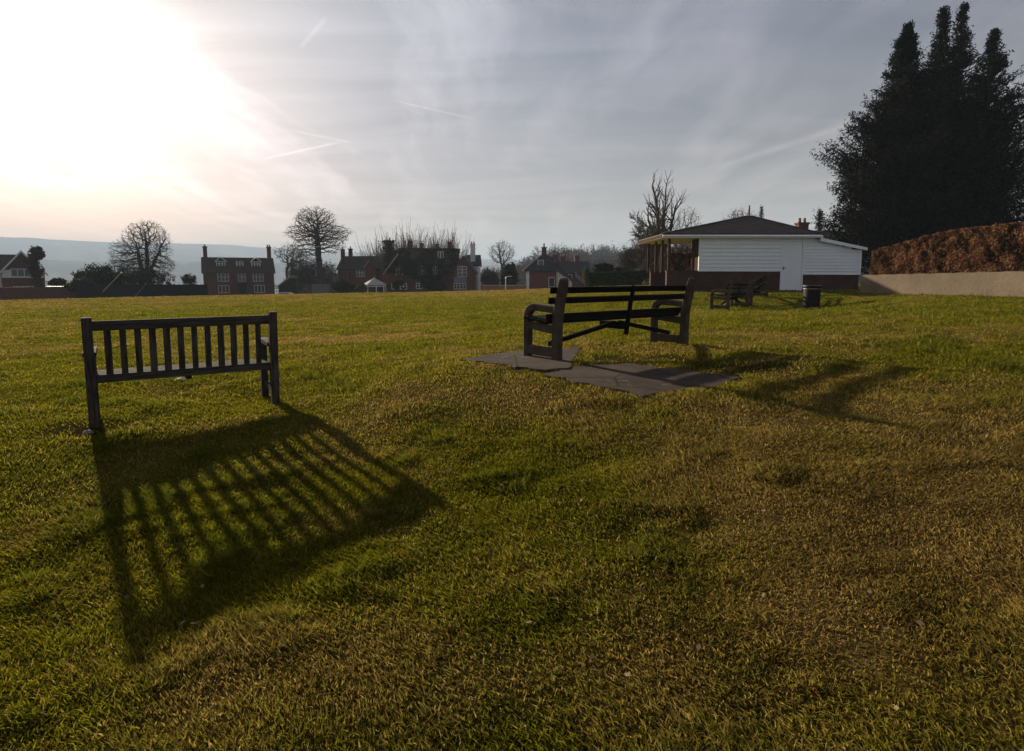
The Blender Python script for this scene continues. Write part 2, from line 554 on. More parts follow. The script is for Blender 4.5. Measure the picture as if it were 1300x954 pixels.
def make_sheet(name, radii, ang, mat, colfn):
    A, R = np.meshgrid(ang, radii)
    x = (R * np.sin(A)).ravel(); y = (R * np.cos(A)).ravel()
    z = ground_z(x, y)
    na, nr = len(ang), len(radii)
    i = np.arange(nr - 1)[:, None] * na; j = np.arange(na)[None, :]; j2 = (j + 1) % na
    q = np.stack([i + j, i + na + j, i + na + j2, i + j2], -1).reshape(-1, 4)[:, ::-1]
    o = np_mesh(name, np.c_[x, y, z], [q], mat, None, colfn(x, y), True)
    return o


front = np.radians(np.linspace(-56, 56, 560)); back = np.radians(np.linspace(57.5, 302.5, 80))
ang = np.r_[front, back]
rad_near = np.r_[.02, .3, .6, np.geomspace(.9, 14, 190), np.geomspace(14.15, 170, 110)]


def near_col(x, y):
    c = turf_colour(x, y)
    # bare earth by the bench foot and round the paving
    for (u, v, z, s, k) in ((118, 548, 0, .30, .97), (88, 543, 0, .26, .9), (985, 461, .4, .52, .95), (928, 467, .39, .42, .85), (770, 455, .39, .36, .7), (855, 452, .39, .42, .7)):
        cx, cy = pix_to_ground(u, v, z)
        m = k * np.exp(-((x - cx) ** 2 + (y - cy) ** 2) / s ** 2)[:, None]
        c = c * (1 - m) + np.array([.035, .021, .012]) * m
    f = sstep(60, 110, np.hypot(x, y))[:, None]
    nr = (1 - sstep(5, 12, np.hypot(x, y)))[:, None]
    c = c * (1 - .62 * nr) + np.array([.045, .032, .014]) * .62 * nr  # thatch brown close to the eye, its darkness painting in shade between blades
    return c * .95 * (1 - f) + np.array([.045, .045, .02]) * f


def hill_col(x, y):
    th = np.degrees(np.arctan2(x, y)); r = np.hypot(x, y)
    f = fbm(th / 1.6, np.log(r) * 9, 77, 3)[:, None]
    wood = np.array([.030, .030, .022]); field = np.array([.10, .095, .05]); pale = np.array([.20, .17, .10])
    c = np.where(f > .52, field, wood); c = np.where(f > .66, pale, c)
    return c


# ------------------------------------------------------------------ paving under the concrete bench
def slab_poly(name, pts, z=.405, depth=.12):
    """concrete slab from image outline points, laid level at height z"""
    w = [pix_to_ground(u, v, z) for (u, v) in pts]
    rnd = random.Random(3)
    out = []
    for (a, b) in zip(w, w[1:] + w[:1]):
        n = max(2, int(math.hypot(b[0] - a[0], b[1] - a[1]) / .12))
        for k in range(n):
            t = k / n
            out.append((a[0] + (b[0] - a[0]) * t + rnd.uniform(-.03, .03), a[1] + (b[1] - a[1]) * t + rnd.uniform(-.03, .03)))
    return out


def point_in(poly, x, y):
    ins = np.zeros(x.shape, bool); n = len(poly)
    for i in range(n):
        (x1, y1), (x2, y2) = poly[i], poly[i - 1]
        ins ^= ((y1 > y) != (y2 > y)) & (x < (x2 - x1) * (y - y1) / ((y2 - y1) or 1e-9) + x1)
    return ins


PADS = [slab_poly('a', [(586, 453), (650, 444), (738, 440), (730, 452), (722, 466), (690, 468)]),
        slab_poly('b', [(690, 471), (735, 462), (800, 460), (880, 470), (940, 476), (905, 487), (815, 494), (760, 484)])]
PADS.append(slab_poly('c', [(975, 456), (1022, 462), (1000, 468), (945, 466)]))
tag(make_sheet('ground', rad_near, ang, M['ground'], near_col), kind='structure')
tag(make_sheet('hills', np.r_[170, np.geomspace(176, 6800, 150)], ang, M['hill'], hill_col), kind='structure')

for i, p in enumerate(PADS[:2]):
    q = p[::-1]; A = np.array([(a, b, 1.) for a, b in q]); zq = near_z(A[:, 0], A[:, 1]) + .016 - .004 * i
    cf = np.linalg.lstsq(A, zq, rcond=None)[0]; zt = .7 * (A @ cf) + .3 * zq; n = len(q)
    mb = MB(); mb.add([(a, b, z - .14) for (a, b), z in zip(q, zt)] + [(a, b, z) for (a, b), z in zip(q, zt)], [tuple(range(n))[::-1], tuple(range(n, 2 * n))] + [(k, (k + 1) % n, n + (k + 1) % n, n + k) for k in range(n)])
    tag(mb.build('pavement', M['slab'], bevel=.01), kind='structure')

# ------------------------------------------------------------------ grass
EARTH = [(118, 548, 0, .26), (88, 543, 0, .24), (985, 461, .4, .50), (925, 466, .39, .40), (770, 455, .39, .32), (850, 453, .39, .34), (660, 470, .37, .2)]


def make_grass():
    def ring(n, r0, r1, power, half=50, inner=0):
        u = RNG.random(n)
        if power == 2: r = r0 * (r1 / r0) ** u
        else: r = np.sqrt(r0 * r0 + u * (r1 * r1 - r0 * r0))
        a = np.radians(RNG.uniform(inner, half, n) * np.where(RNG.random(n) < .5, -1, 1))
        return r * np.sin(a), r * np.cos(a), r
    parts = [ring(330000, 1.35, 4.2, 1, 54), ring(680000, 4.2, 62, 2),
             ring(190000, 1.35, 4.2, 1, 100, 54), ring(210000, 4.2, 24, 2, 85, 50), ring(20000, .3, 1.35, 1, 100)]
    x = np.concatenate([p[0] for p in parts]); y = np.concatenate([p[1] for p in parts]); r = np.concatenate([p[2] for p in parts])
    keep = np.ones(len(x), bool)
    for p in PADS[:2]:
        cx, cy = np.mean([a for a, b in p]), np.mean([b for a, b in p])
        g = 1.08 + .40 * (fbm(x * 4, y * 4, 141, 4) - .42)
        keep &= ~point_in(p, cx + (x - cx) * g, cy + (y - cy) * g)
    for (u, v, z, s) in EARTH:
        cx, cy = pix_to_ground(u, v, z)
        keep &= RNG.random(len(x)) > .93 * np.exp(-((x - cx) ** 2 + (y - cy) ** 2) / s ** 2)
    clump = fbm(x * 3.3, y * 3.3, 91, 3)
    keep &= RNG.random(len(x)) < .08 + 1.75 * clump
    hide = ((x > 6.9) & (x < 15.4) & (y > 25.9)) | ((y < 20.3) & (x > np.interp(y, [6, 11, 15, 20.3], [14, 13.6, 13., 11.93]) + .05))
    keep &= ~hide
    x, y, r, clump = x[keep], y[keep], r[keep], clump[keep]
    n = len(x)
    z = ground_z(x, y) - .004
    d = dry(x, y)
    sc = np.maximum(1, r / 4.2)
    tuft = sstep(.54, .74, fbm(x * 2.8 + 5, y * 2.8, 101, 3))
    hgt = (.014 + .022 * clump + .034 * tuft * (1 - d * .6)) * RNG.uniform(.55, 1.35, n) * (1 - .35 * d) * np.minimum(sc ** .12, 1.25)
    wid = (.0020 + .0014 * RNG.random(n)) * sc ** .85
    az = RNG.uniform(0, 2 * np.pi, n)
    swirl = fbm(x * .9, y * .9, 111, 2) * 9
    la = np.where(RNG.random(n) < .3, swirl, RNG.uniform(0, 2 * np.pi, n))
    lean = hgt * RNG.uniform(.2, 1.5, n)
    dx, dy = np.cos(az) * wid, np.sin(az) * wid
    lx, ly = np.cos(la) * lean, np.sin(la) * lean
    base = np.c_[x, y, z]
    bl = base - np.c_[dx, dy, 0 * x]; brr = base + np.c_[dx, dy, 0 * x]
    mid = base + np.c_[lx * .35, ly * .35, hgt * .62]
    ml = mid - np.c_[dx, dy, 0 * x] * .75; mr = mid + np.c_[dx, dy, 0 * x] * .75
    tip = base + np.c_[lx, ly, hgt]
    V = np.stack([bl, brr, mr, ml, tip], 1).reshape(-1, 3)
    k = np.arange(n) * 5
    quads = np.stack([k, k + 1, k + 2, k + 3], 1); tris = np.stack([k + 3, k + 2, k + 4], 1)
    green = turf_colour(x, y)
    j = .5 + (RNG.random((n, 1)) - .5) * (1 - .55 * sstep(5, 16, r))[:, None]
    dead = (RNG.random(n) < np.clip(.10 + .62 * (d - .2), .04, .8))[:, None]
    col = green * (.36 + 1.28 * j)
    col = np.where(dead, np.array([.255, .178, .050]) * (.36 + 1.28 * j), col)
    lush = (tuft * (1 - d))[:, None]
    col = np.where(dead, col, col * (1 - .5 * lush) + np.array([.085, .115, .010]) * .5 * lush)
    col5 = np.repeat(col, 5, 0)
    o = np_mesh('grass', V, [quads, tris], M['grass'], None, col5)
    tag(o, 'short tufty green and straw coloured turf', 'grass', kind='stuff')


make_grass()


def leaves_mesh(name, pts, nrm, size, mat, parent=None, var=None, aspect=.6, spread=.9):
    """one quad leaf at each of pts, turned loosely to nrm"""
    n = len(pts)
    nn = nrm + RNG.normal(0, spread, (n, 3)); nn /= np.linalg.norm(nn, axis=1)[:, None] + 1e-9
    r = RNG.normal(0, 1, (n, 3)); t1 = np.cross(nn, r); t1 /= np.linalg.norm(t1, axis=1)[:, None] + 1e-9
    t2 = np.cross(nn, t1)
    s = (np.asarray(size) * RNG.uniform(.6, 1.4, n))[:, None]
    V = np.stack([pts - t1 * s, pts - t2 * s * aspect, pts + t1 * s, pts + t2 * s * aspect], 1).reshape(-1, 3)
    k = np.arange(n) * 4
    q = np.stack([k, k + 1, k + 2, k + 3], 1)
    v = RNG.random(n) if var is None else var
    return np_mesh(name, V, [q], mat, parent, np.repeat(np.c_[v, v, v], 4, 0))


# scraps on the lawn
def make_fallen():
    n = 260
    r = 1.8 * (16 / 1.8) ** RNG.random(n); a = np.radians(RNG.uniform(-48, 48, n))
    x, y = r * np.sin(a), r * np.cos(a)
    z = ground_z(x, y) + .022
    nrm = np.tile(np.array([0, 0, 1.]), (n, 1))
    o = leaves_mesh('fallen_leaves', np.c_[x, y, z], nrm, .012 * np.maximum(1, r / 7), M['deadleaf'], spread=.5)
    tag(o, 'scattered dead leaves lying on the turf', 'leaves', kind='stuff')


make_fallen()

mb = MB()
sx, sy = pix_to_ground(228, 482, .04)
zz = gz(sx, sy) + .03
mb.add([(-.07, -.03, 0), (0, -.035, .02), (.07, -.02, .004), (.075, .03, .012), (0, .035, .03), (-.06, .03, .008),
        (-.07, -.03, -.004), (0, -.035, .016), (.07, -.02, 0), (.075, .03, .008), (0, .035, .026), (-.06, .03, .004)],
       [(0, 1, 4, 5), (1, 2, 3, 4), (11, 10, 7, 6), (10, 9, 8, 7)])
o = mb.build('paper_scrap', M['paper']); o.location = (sx, sy, zz); tag(o, 'crumpled white paper scrap on the grass beyond the slatted bench', 'litter')

# stones at the bench foot
def stone(u, v, z, s, lab):
    x, y = pix_to_ground(u, v, z); rnd = random.Random(u)
    mb = MB(); prof = []
    vs = []
    for i in range(5):
        ph = math.pi * i / 4
        for k in range(8):
            t = 2 * math.pi * k / 8
            q = 1 + rnd.uniform(-.22, .22)
            vs.append((math.sin(ph) * math.cos(t) * s * q, math.sin(ph) * math.sin(t) * s * .8 * q, math.cos(ph) * s * .45 * q))
    fs = [(i * 8 + k, (i + 1) * 8 + k, (i + 1) * 8 + (k + 1) % 8, i * 8 + (k + 1) % 8) for i in range(4) for k in range(8)]
    mb.add(vs, fs)
    o = mb.build('stone', M['stone'], smooth=True); o.location = (x, y, gz(x, y) + s * .15)
    tag(o, lab, 'stone')


stone(112, 549, 0, .045, 'pale stone lying just left of the slatted bench foot')
stone(137, 553, 0, .035, 'small pale stone right of the slatted bench foot')
stone(124, 657, 0, .03, 'lone brown clod in the grass left of the slat shadow')

# ------------------------------------------------------------------ slatted timber bench
def make_slat_bench():
    pa = Vector((*pix_to_ground(120, 541, 0), 0)); pb = Vector((*pix_to_ground(350, 514.5, 0), 0))
    d = (pb - pa); L = d.length; ang = math.atan2(d.y, d.x)
    z0 = (gz(pa.x, pa.y) + gz(pb.x, pb.y)) / 2
    root = thing('park_bench', 'weathered timber bench with upright back slats standing on grass', 'bench', (pa.x, pa.y, z0), ang)
    W = M['bench_wood']
    h, lean, dep = .95, .035, .50
    for i, x in enumerate((0, L)):
        mb = MB(); a = .0375
        mb.sweep([(0, -.06), (0, .2), (0, .43), (-lean * .5, .7), (-lean, h)], [.036, .036, .038, .036, .033], x - a, x + a)
        mb.build('leg', M['bench_upright'], root, .004)
        mb = MB(); mb.box(x - .034, x + .034, dep - .034, dep + .034, -.06, .60); mb.build('leg', M['bench_upright'], root, .004)
        mb = MB(); mb.prism([(-.005 + .045, .6), (dep + .07, .605), (dep + .085, .625), (dep + .07, .642), (.3, .652), (.04 - .02, .64)], 'x', x - .05, x + .05)
        mb.build('armrest', W, root, .006)
        mb = MB(); mb.box(x - .02, x + .02, .038, dep - .036, .13, .185); mb.build('stretcher', W, root, .003)
        mb = MB(); mb.box(x - .022, x + .022, .039, dep - .036, .335, .395); mb.build('seat_rail', W, root, .003)
    def yl(z): return -lean * (z - .43) / (h - .43)
    mb = MB(); mb.beam((.037, yl(.875), .875), (L - .037, yl(.875), .875), .045, .085); mb.build('top_rail', W, root, .004)
    mb = MB(); mb.beam((.037, yl(.41), .41), (L - .037, yl(.41), .41), .045, .07); mb.build('lower_rail', W, root, .004)
    n = 12
    for k in range(n):
        x = .037 + (L - .074) * (k + .93) / (n + .86)
        mb = MB(); mb.beam((x, yl(.446), .446), (x, yl(.831), .831),   .053 + .004 * math.sin(k * 5), .018, (0, 1, 0)); mb.build('back_slat', M['bench_upright'], root, .002)
    for k in range(5):
        y = .085 + k * .098
        mb = MB(); mb.box(.002, L - .002, y - .040, y + .040, .398, .420); mb.build('seat_slat', W, root, .003)
    mb = MB(); mb.box(.035, L - .035, dep - .015, dep + .012, .33, .3965); mb.build('front_rail', W, root, .003)
    mb = MB(); mb.box(L / 2 - .022, L / 2 + .022, .03, dep - .02, .335, .395); mb.build('seat_rail', W, root, .003)
    return root


make_slat_bench()

# ------------------------------------------------------------------ concrete ended benches
def make_concrete_bench(L=2.24):
    root = thing('concrete_bench', 'large concrete ended bench with dark planks beside paving slabs', 'bench')
    Cm, Wm = M['concrete'], M['plank']
    for x in (0, L):
        mb = MB()
        mb.sweep([(0, -.08), (0, .2), (-.005, .42), (-.045, .62), (-.088, .80), (-.097, .85), (-.10, .875)], [.050, .048, .050, .047, .045, .037, .02], x - .043, x + .043)
        # front leg bending over into the arm
        arc = [(.49, -.08), (.49, .2), (.49, .42)]
        for k in range(1, 7):
            t = math.pi / 2 * k / 6
            arc.append((.49 - .13 + .13 * math.cos(t), .425 + .13 * math.sin(t)))
        arc += [(.2, .548), (-.02, .535)]
        mb.sweep(arc, [.043] * 3 + [.043] * 6 + [.041, .04], x - .039, x + .039)
        mb.box(x - .034, x + .034, .02, .47, .02, .12)
        mb.hexa([(x - .032, .02, .27), (x + .032, .02, .27), (x + .032, .47, .31), (x - .032, .47, .31),
                 (x - .032, .02, .36), (x + .032, .02, .36), (x + .032, .47, .39), (x - .032, .47, .39)])
        mb.build('end_frame', Cm, root, .014)
    def yb(z): return np.interp(z, [.2, .42, .62, .8], [0, -.005, -.045, -.088]) + .048 + .019
    for z in (.745, .635):
        mb = MB(); mb.beam((-.10, yb(z), z), (L + .04, yb(z), z), .036, .068, (0, -.2, 1)); mb.build('back_plank', Wm, root, .006)
    mb = MB(); mb.beam((-.10, yb(.455) + .004, .455), (L + .04, yb(.455) + .004, .455), .036, .075, (0, -.06, 1)); mb.build('back_plank', Wm, root, .006)
    for k in range(4):
        y = .155 + k * .098; z = .375 + k * .011
        mb = MB(); mb.beam((-.06, y, z + .022), (L + .04, y, z + .022), .085, .032, (0, -.1, 1)); mb.build('seat_plank', Wm, root, .005)
    x = L * .52
    mb = MB(); mb.beam((x, .052, .20), (x, yb(.6) - .035, .6), .05, .035, (0, 1, 0)); mb.beam((x, yb(.6) - .036, .595), (x, yb(.78) - .037, .785), .048, .033, (0, 1, 0)); mb.build('centre_batten', Wm, root, .005)
    mb = MB(); mb.box(x - .035, x + .035, .075, .46, .26, .345); mb.build('bearer', Wm, root, .006)
    mb = MB(); mb.beam((.06, .20, .15), (x - .04, .20, .335), .04, .05); mb.build('brace', Wm, root, .004)
    mb = MB(); mb.beam((L - .06, .20, .15), (x + .04, .20, .335), .04, .05); mb.build('brace', Wm, root, .004)
    return root


cb = make_concrete_bench()
pa = Vector((*pix_to_ground(707, 458, .386), 0)); pb = Vector((*pix_to_ground(868, 439, .386), 0))
d = pb - pa
cb.location = (pa.x, pa.y, .395); cb.rotation_euler.z = math.atan2(d.y, d.x); cb.scale = (d.length / 2.24,) * 3
cb['group'] = 'concrete ended benches'
na = Vector((6.50, 17.8, 0)); fa = Vector((9.5, 22, 0)); dd = (fa - na).normalized()
for i, (lab, s0) in enumerate((('nearer of two small concrete ended benches standing in line before the white hut', 0.), ('farther of two small concrete benches in line, closest to the brick plinth of the hut', 2.75))):
    c = copy_tree(cb); q0 = na + dd * s0
    za, zb = gz(q0.x, q0.y), gz(q0.x + dd.x * 2.2, q0.y + dd.y * 2.2)
    c.location = (q0.x, q0.y, za + .01); c.scale = (1, 1, 1)
    c.rotation_euler = (0, -math.atan2(zb - za, 2.2), math.atan2(dd.y, dd.x))
    c['label'] = lab

# ------------------------------------------------------------------ litter bin
bx, by = 9.62, 19.0
b0 = gz(bx, by)
bn = thing('litter_bin', 'round black litter bin with pale band on grass near hut door', 'bin', (bx, by, b0))
mb = MB(); mb.lathe([(.22, 0), (.245, .02), (.25, .3), (.255, .60), (.255, .62)], 28); mb.build('body', M['bin'], bn, smooth=True)
mb = MB(); mb.lathe([(.262, .585), (.267, .59), (.267, .605), (.262, .61)], 28); mb.build('band', M['band'], bn, smooth=True)
mb = MB(); mb.lathe([(.255, .62), (.275, .625), (.28, .66), (.275, .70), (.255, .705), (.22, .69), (.21, .45), (0, .44)], 28); mb.build('rim', M['bin'], bn, smooth=True)
mb = MB(); mb.lathe([(.262, .70), (.277, .702), (.279, .712), (.265, .714)], 28); mb.build('band', M['band'], bn, smooth=True)

# ------------------------------------------------------------------ white hut
def make_hut():
    Y0 = 26.0; zb = .60
    X = lambda u, Y=Y0: (u - 650) / F * Y / (cp + (432 - 330) / F * sp)
    xv, xw, xe, xr = X(847), X(888), X(1037), X(1092)
    root = thing('pavilion', 'white weatherboarded hut with brick plinth and shallow brown hipped roof', 'hut', (0, Y0, zb))
    D = 4.2
    zi = lambda v: P(0, v, Y0).z - zb
    plt_, top = .90, zi(301)
    # plinth (starts below ground)
    mb = MB()
    dx0, dx1 = X(993), X(1018)
    mb.box(xv, dx0, 0, .22, -.6, plt_); mb.box(dx1, xr - .02, 0, .22, -.6, plt_ - .14)
    mb.box(dx0, dx1, .02, .22, -.6, .02)
    mb.box(xv + .222, xr - .02, D - .22, D, -.6, plt_ - .01); mb.box(xr - .24, xr - .02, .222, D - .222, -.6, plt_ - .14)
    mb.build('plinth', M['brick'], root)
    # lapped boards
    def boards(x0, x1, z0, z1, ztop=None):
        mb = MB(); n = max(1, round((z1 - z0) / .158)); hh = (z1 - z0) / n
        for k in range(n):
            a = z0 + k * hh
            for (p0, p1) in ((x0, x1),):
                mb.prism([(-.044, a), (-.050, a + .005), (-.012, a + hh), (.03, a + hh), (.03, a)], 'x', p0, p1)
        return mb
    mb = boards(xw, dx0 - .06, plt_ + .01, top); mb.build('cladding', M['white_board'], root)
    # right boards follow the falling roof
    mb = MB(); z0 = plt_ - .13; n = 12; hh = (top - z0) / n
    for k in range(n):
        a = z0 + k * hh
        xm = xr if a + hh < zi(317) else xr - (a + hh - zi(317)) / (zi(299) - zi(317)) * (xr - xe)
        mb.prism([(-.044, a), (-.050, a + .005), (-.012, a + hh), (.03, a + hh), (.03, a)], 'x', dx1 + .06, xm)
    mb.build('cladding', M['white_board'], root)
    mb = MB(); mb.box(dx0 - .06, dx1 + .06, .0, .03, zi(305.5) + .0, top + .01); mb.build('lintel_board', M['white_board'], root)
    mb = MB(); mb.box(xw + 2.4, xr - .05, D - .05, D - .02, plt_, zi(317)); mb.build('back_wall', M['white_board'], root)
    mb = MB(); mb.box(xr - .04, xr - .02, .035, D - .06, plt_ - .13, zi(319)); mb.build('side_wall', M['white_board'], root)
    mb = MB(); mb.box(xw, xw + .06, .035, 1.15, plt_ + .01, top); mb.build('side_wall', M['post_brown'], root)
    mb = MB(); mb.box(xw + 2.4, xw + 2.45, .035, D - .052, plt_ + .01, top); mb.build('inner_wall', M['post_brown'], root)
    mb = MB(); mb.box(xw - .045, xw + .05, -.05, .031, plt_ + .005, top + .02); mb.build('corner_board', M['white'], root, .004)
    mb = MB(); mb.box(xr - .06, xr + .03, -.05, .031, plt_ - .13, zi(318)); mb.build('corner_board', M['white'], root, .004)
    # door
    dz0, dz1 = .06, zi(306.5)
    mb = MB()
    mb.box(dx0 - .06, dx0, -.045, .03, dz0 - .02, dz1 + .07); mb.box(dx1, dx1 + .06, -.045, .03, dz0 - .02, dz1 + .07); mb.box(dx0, dx1, -.044, .03, dz1, dz1 + .069)
    fr = mb.build('door_frame', M['white'], root, .004)
    mb = MB(); mb.box(dx0 + .006, dx1 - .006, -.012, .025, dz0, dz1 - .006); dr = mb.build('door', M['white'], root, .003)
    mb = MB(); mb.tube([(dx0 + .07, -.05, 1.05), (dx0 + .17, -.05, 1.05)], [.01, .01], 8); mb.box(dx0 + .05, dx0 + .09, -.018, -.0125, .98, 1.12); mb.build('handle', M['bin'], dr)
    mb = MB(); mb.box(dx0 - .05, dx1 + .05, -.16, .02, -.3, .035); mb.build('doorstep', M['slab'], root, .01)
    # roof: hipped, with its peak right of the middle
    e0, e1, ef, eb = X(840, 25.62), X(1042, 25.62), -.38, D + .35
    ze = zi(298.5) + .03
    ax0, ay = X(947, 28.2), 2.05
    za = P(948, 275, Y0 + ay).z - zb
    mb = MB(); th = .07
    c = [(e0, ef, ze), (e1, ef, ze), (e1, eb, ze), (e0, eb, ze)]
    a1 = (ax0 - .15, ay, za); a2 = (ax0 + .15, ay, za)
    vs = c + [a1, a2] + [(p[0], p[1], p[2] - th) for p in c] + [(a1[0], a1[1], za - th), (a2[0], a2[1], za - th)]
    mb.add(vs, [(0, 1, 5, 4), (1, 2, 5), (2, 3, 4, 5), (3, 0, 4), (7, 6, 10, 11), (8, 7, 11), (9, 8, 11, 10), (6, 9, 10), (0, 6, 7, 1), (1, 7, 8, 2), (2, 8, 9, 3), (3, 9, 6, 0)])
    rf = mb.build('roof', M['tile_hut'], root)
    mb = MB()
    for p in c:
        q = a1 if p[0] == e0 else a2
        mb.beam((p[0], p[1], p[2] + .012), (q[0], q[1], q[2] + .012), .16, .045)
    mb.beam(a1, a2, .17, .05); mb.build('ridge_tiles', M['tile_hut'], rf)
    mb = MB(); mb.tube([(ax0, ay, za), (ax0, ay, za + .22), (ax0, ay, za + .5)], [.05, .045, .035], 8); mb.build('finial', M['terracotta'], rf)
    mb = MB(); mb.box(e0 + .01, e1 - .01, ef - .02, ef, ze - .145, ze - .05); mb.build('fascia', M['white'], root, .004)
    mb = MB(); mb.box(e0 - .01, e0 + .009, ef - .018, eb, ze - .169, ze - .046); mb.build('fascia', M['post_brown'], root, .004)
    mb = MB(); mb.tube([(e0, ef - .07, ze - .10), (e1, ef - .07, ze - .115)], [.035, .035], 10); mb.build('gutter', M['white'], root)
    mb = MB(); mb.box(e0 + .012, e1 - .012, ef + .002, eb - .01, ze - .18, ze - .145); mb.build('soffit', M['white'], root)
    # lower right roof
    mb = MB(); zl = zi(315)
    mb.prism([(e1 - .15, ze - .13), (xr + .16, zl + .03), (xr + .16, zl - .03), (e1 - .15, ze - .19)], 'y', -.2, D)
    mb.build('lean_to_roof', M['tile_hut'], root)
    mb = MB(); mb.prism([(e1 + .02, ze - .165), (xr + .16, zl + .0), (xr + .16, zl - .12), (e1 + .02, ze - .31)], 'y', -.235, -.202); mb.build('fascia', M['white'], root, .003)
    # verandah posts and back screen
    for (x, y) in [(xv + .10, .11), (xv + .11, 1.3), (xv + .11, 2.5), (xv + .11, D - .12), (xv + .75, D - .12), (xv + .62, .112 + 1.9)]:
        mb = MB(); mb.box(x - .05, x + .05, y - .05, y + .05, plt_ - .02, ze - .16); mb.build('post', M['post_brown'], root, .004)
    mb = MB(); mb.box(xv - .02, xw - .05, -.02, .24, plt_ + .001, plt_ + .05); mb.build('coping', M['brick'], root, .006)
    return root


make_hut()

# ------------------------------------------------------------------ foliage builders
def hedge(name, label, path, hts, thick, mat, n, size, core_mat, cat='hedge', zb=None):
    """clipped hedge along path [(x,y)], heights hts above base; leaves near the faces, twiggy core"""
    root = thing(name, label, cat, (0, 0, 0))
    P0 = np.array(path, float); seg = np.linalg.norm(np.diff(P0, axis=0), axis=1); cum = np.r_[0, np.cumsum(seg)]
    z0 = np.array([gz(x, y) for x, y in path]) if zb is None else np.array(zb, float)
    def at(s):
        x = np.interp(s, cum, P0[:, 0]); y = np.interp(s, cum, P0[:, 1])
        dx = np.interp(s + .05, cum, P0[:, 0]) - np.interp(s - .05, cum, P0[:, 0]); dy = np.interp(s + .05, cum, P0[:, 1]) - np.interp(s - .05, cum, P0[:, 1])
        l = np.hypot(dx, dy) + 1e-9
        return x, y, dx / l, dy / l
    s = RNG.uniform(0, cum[-1], n)
    x, y, dx, dy = at(s)
    h = np.interp(s, cum, hts); zz = np.interp(s, cum, z0)
    side = RNG.random(n)
    wv = np.where(side < .42, -.5, np.where(side < .6, .5, RNG.uniform(-.5, .5, n)))
    tv = np.where(side < .6, RNG.random(n), 1.0)
    lump = (fbm(s * 3.6, tv * h * 3.6, 5, 4) - .5) * .17
    ins = np.abs(RNG.normal(0, .07, n))
    w = wv * thick + np.sign(wv) * (lump - ins) * (side < .6)
    zt = zz + tv * h + np.where(side < .6, 0, lump * .7 - ins)
    nx, ny = dy, -dx   # right hand normal
    pts = np.c_[x - nx * w, y - ny * w, zt]
    nr = np.where((side < .6)[:, None], np.c_[-nx * np.sign(wv), -ny * np.sign(wv), .3 + 0 * x], np.array([0, 0, 1.]))
    kv = np.clip(.5 + 2.0 * (fbm(s * 5 + 7, zt * 5, 15, 3) - .5) + RNG.normal(0, .22, n), 0, 1)
    leaves_mesh('foliage', pts, nr, size, mat, root, kv)
    mb = MB()
    k = max(2, int(cum[-1] / .8)); ss = np.linspace(.15, cum[-1] - .15, k); xs, ys, ddx, ddy = at(ss); hs = np.interp(ss, cum, hts); zs = np.interp(ss, cum, z0)
    for i in range(k - 1):
        p = []
        for zf in (0, 1):
            for (q, sg) in ((i, -1), (i, 1), (i + 1, 1), (i + 1, -1)):
                wd = thick * .5 - .16
                p.append((xs[q] - ddy[q] * wd * sg, ys[q] + ddx[q] * wd * sg, zs[q] - .1 if zf == 0 else zs[q] + hs[q] - .18))
        mb.hexa(p)
    mb.build('stems', core_mat, root)
    return root


def bush(name, label, lobes, mat, n, size, cat='bush', group=None, stems=True):
    """lobes: [(x,y,z,rx,ry,rz)] ; leaves clumped through the volume"""
    x0, y0 = lobes[0][0], lobes[0][1]
    zg = gz(x0, y0)
    root = thing(name, label, cat, (x0, y0, zg), 0, group)
    vol = np.array([l[3] * l[4] * l[5] for l in lobes]); vol = vol / vol.sum()
    pts = []; nr = []
    for l, vf in zip(lobes, vol):
        m = int(n * vf)
        nc = max(10, m // 26)
        d = RNG.normal(0, 1, (nc, 3)); d /= np.linalg.norm(d, axis=1)[:, None]
        rr = RNG.random(nc) ** .35 * RNG.uniform(.78, 1.08, nc)
        cen = d * rr[:, None]
        idx = RNG.integers(0, nc, m)
        p = cen[idx] + RNG.normal(0, .11, (m, 3))
        pts.append(p * np.array(l[3:6]) + np.array(l[:3]) - np.array([x0, y0, zg])); nr.append(d[idx] + np.array([0, 0, .4]))
    pts = np.concatenate(pts); nr = np.concatenate(nr)
    keep = pts[:, 2] > -.05
    leaves_mesh('crown', pts[keep], nr[keep], size, mat, root)
    if stems:
        mb = MB()
        for l in lobes:
            for k in range(5):
                e = Vector((l[0] - x0 + random.uniform(-.5, .5) * l[3], l[1] - y0 + random.uniform(-.5, .5) * l[4], l[2] - zg + l[5] * .5))
                b0 = Vector(((l[0] - x0) * .8, (l[1] - y0) * .8, -.1))
                mb.tube([b0, (b0 + e) / 2 + Vector((random.uniform(-.1, .1), 0, .1)), e], [.05, .035, .012], 5)
        mb.build('trunk', M['bark'], root)
    return root


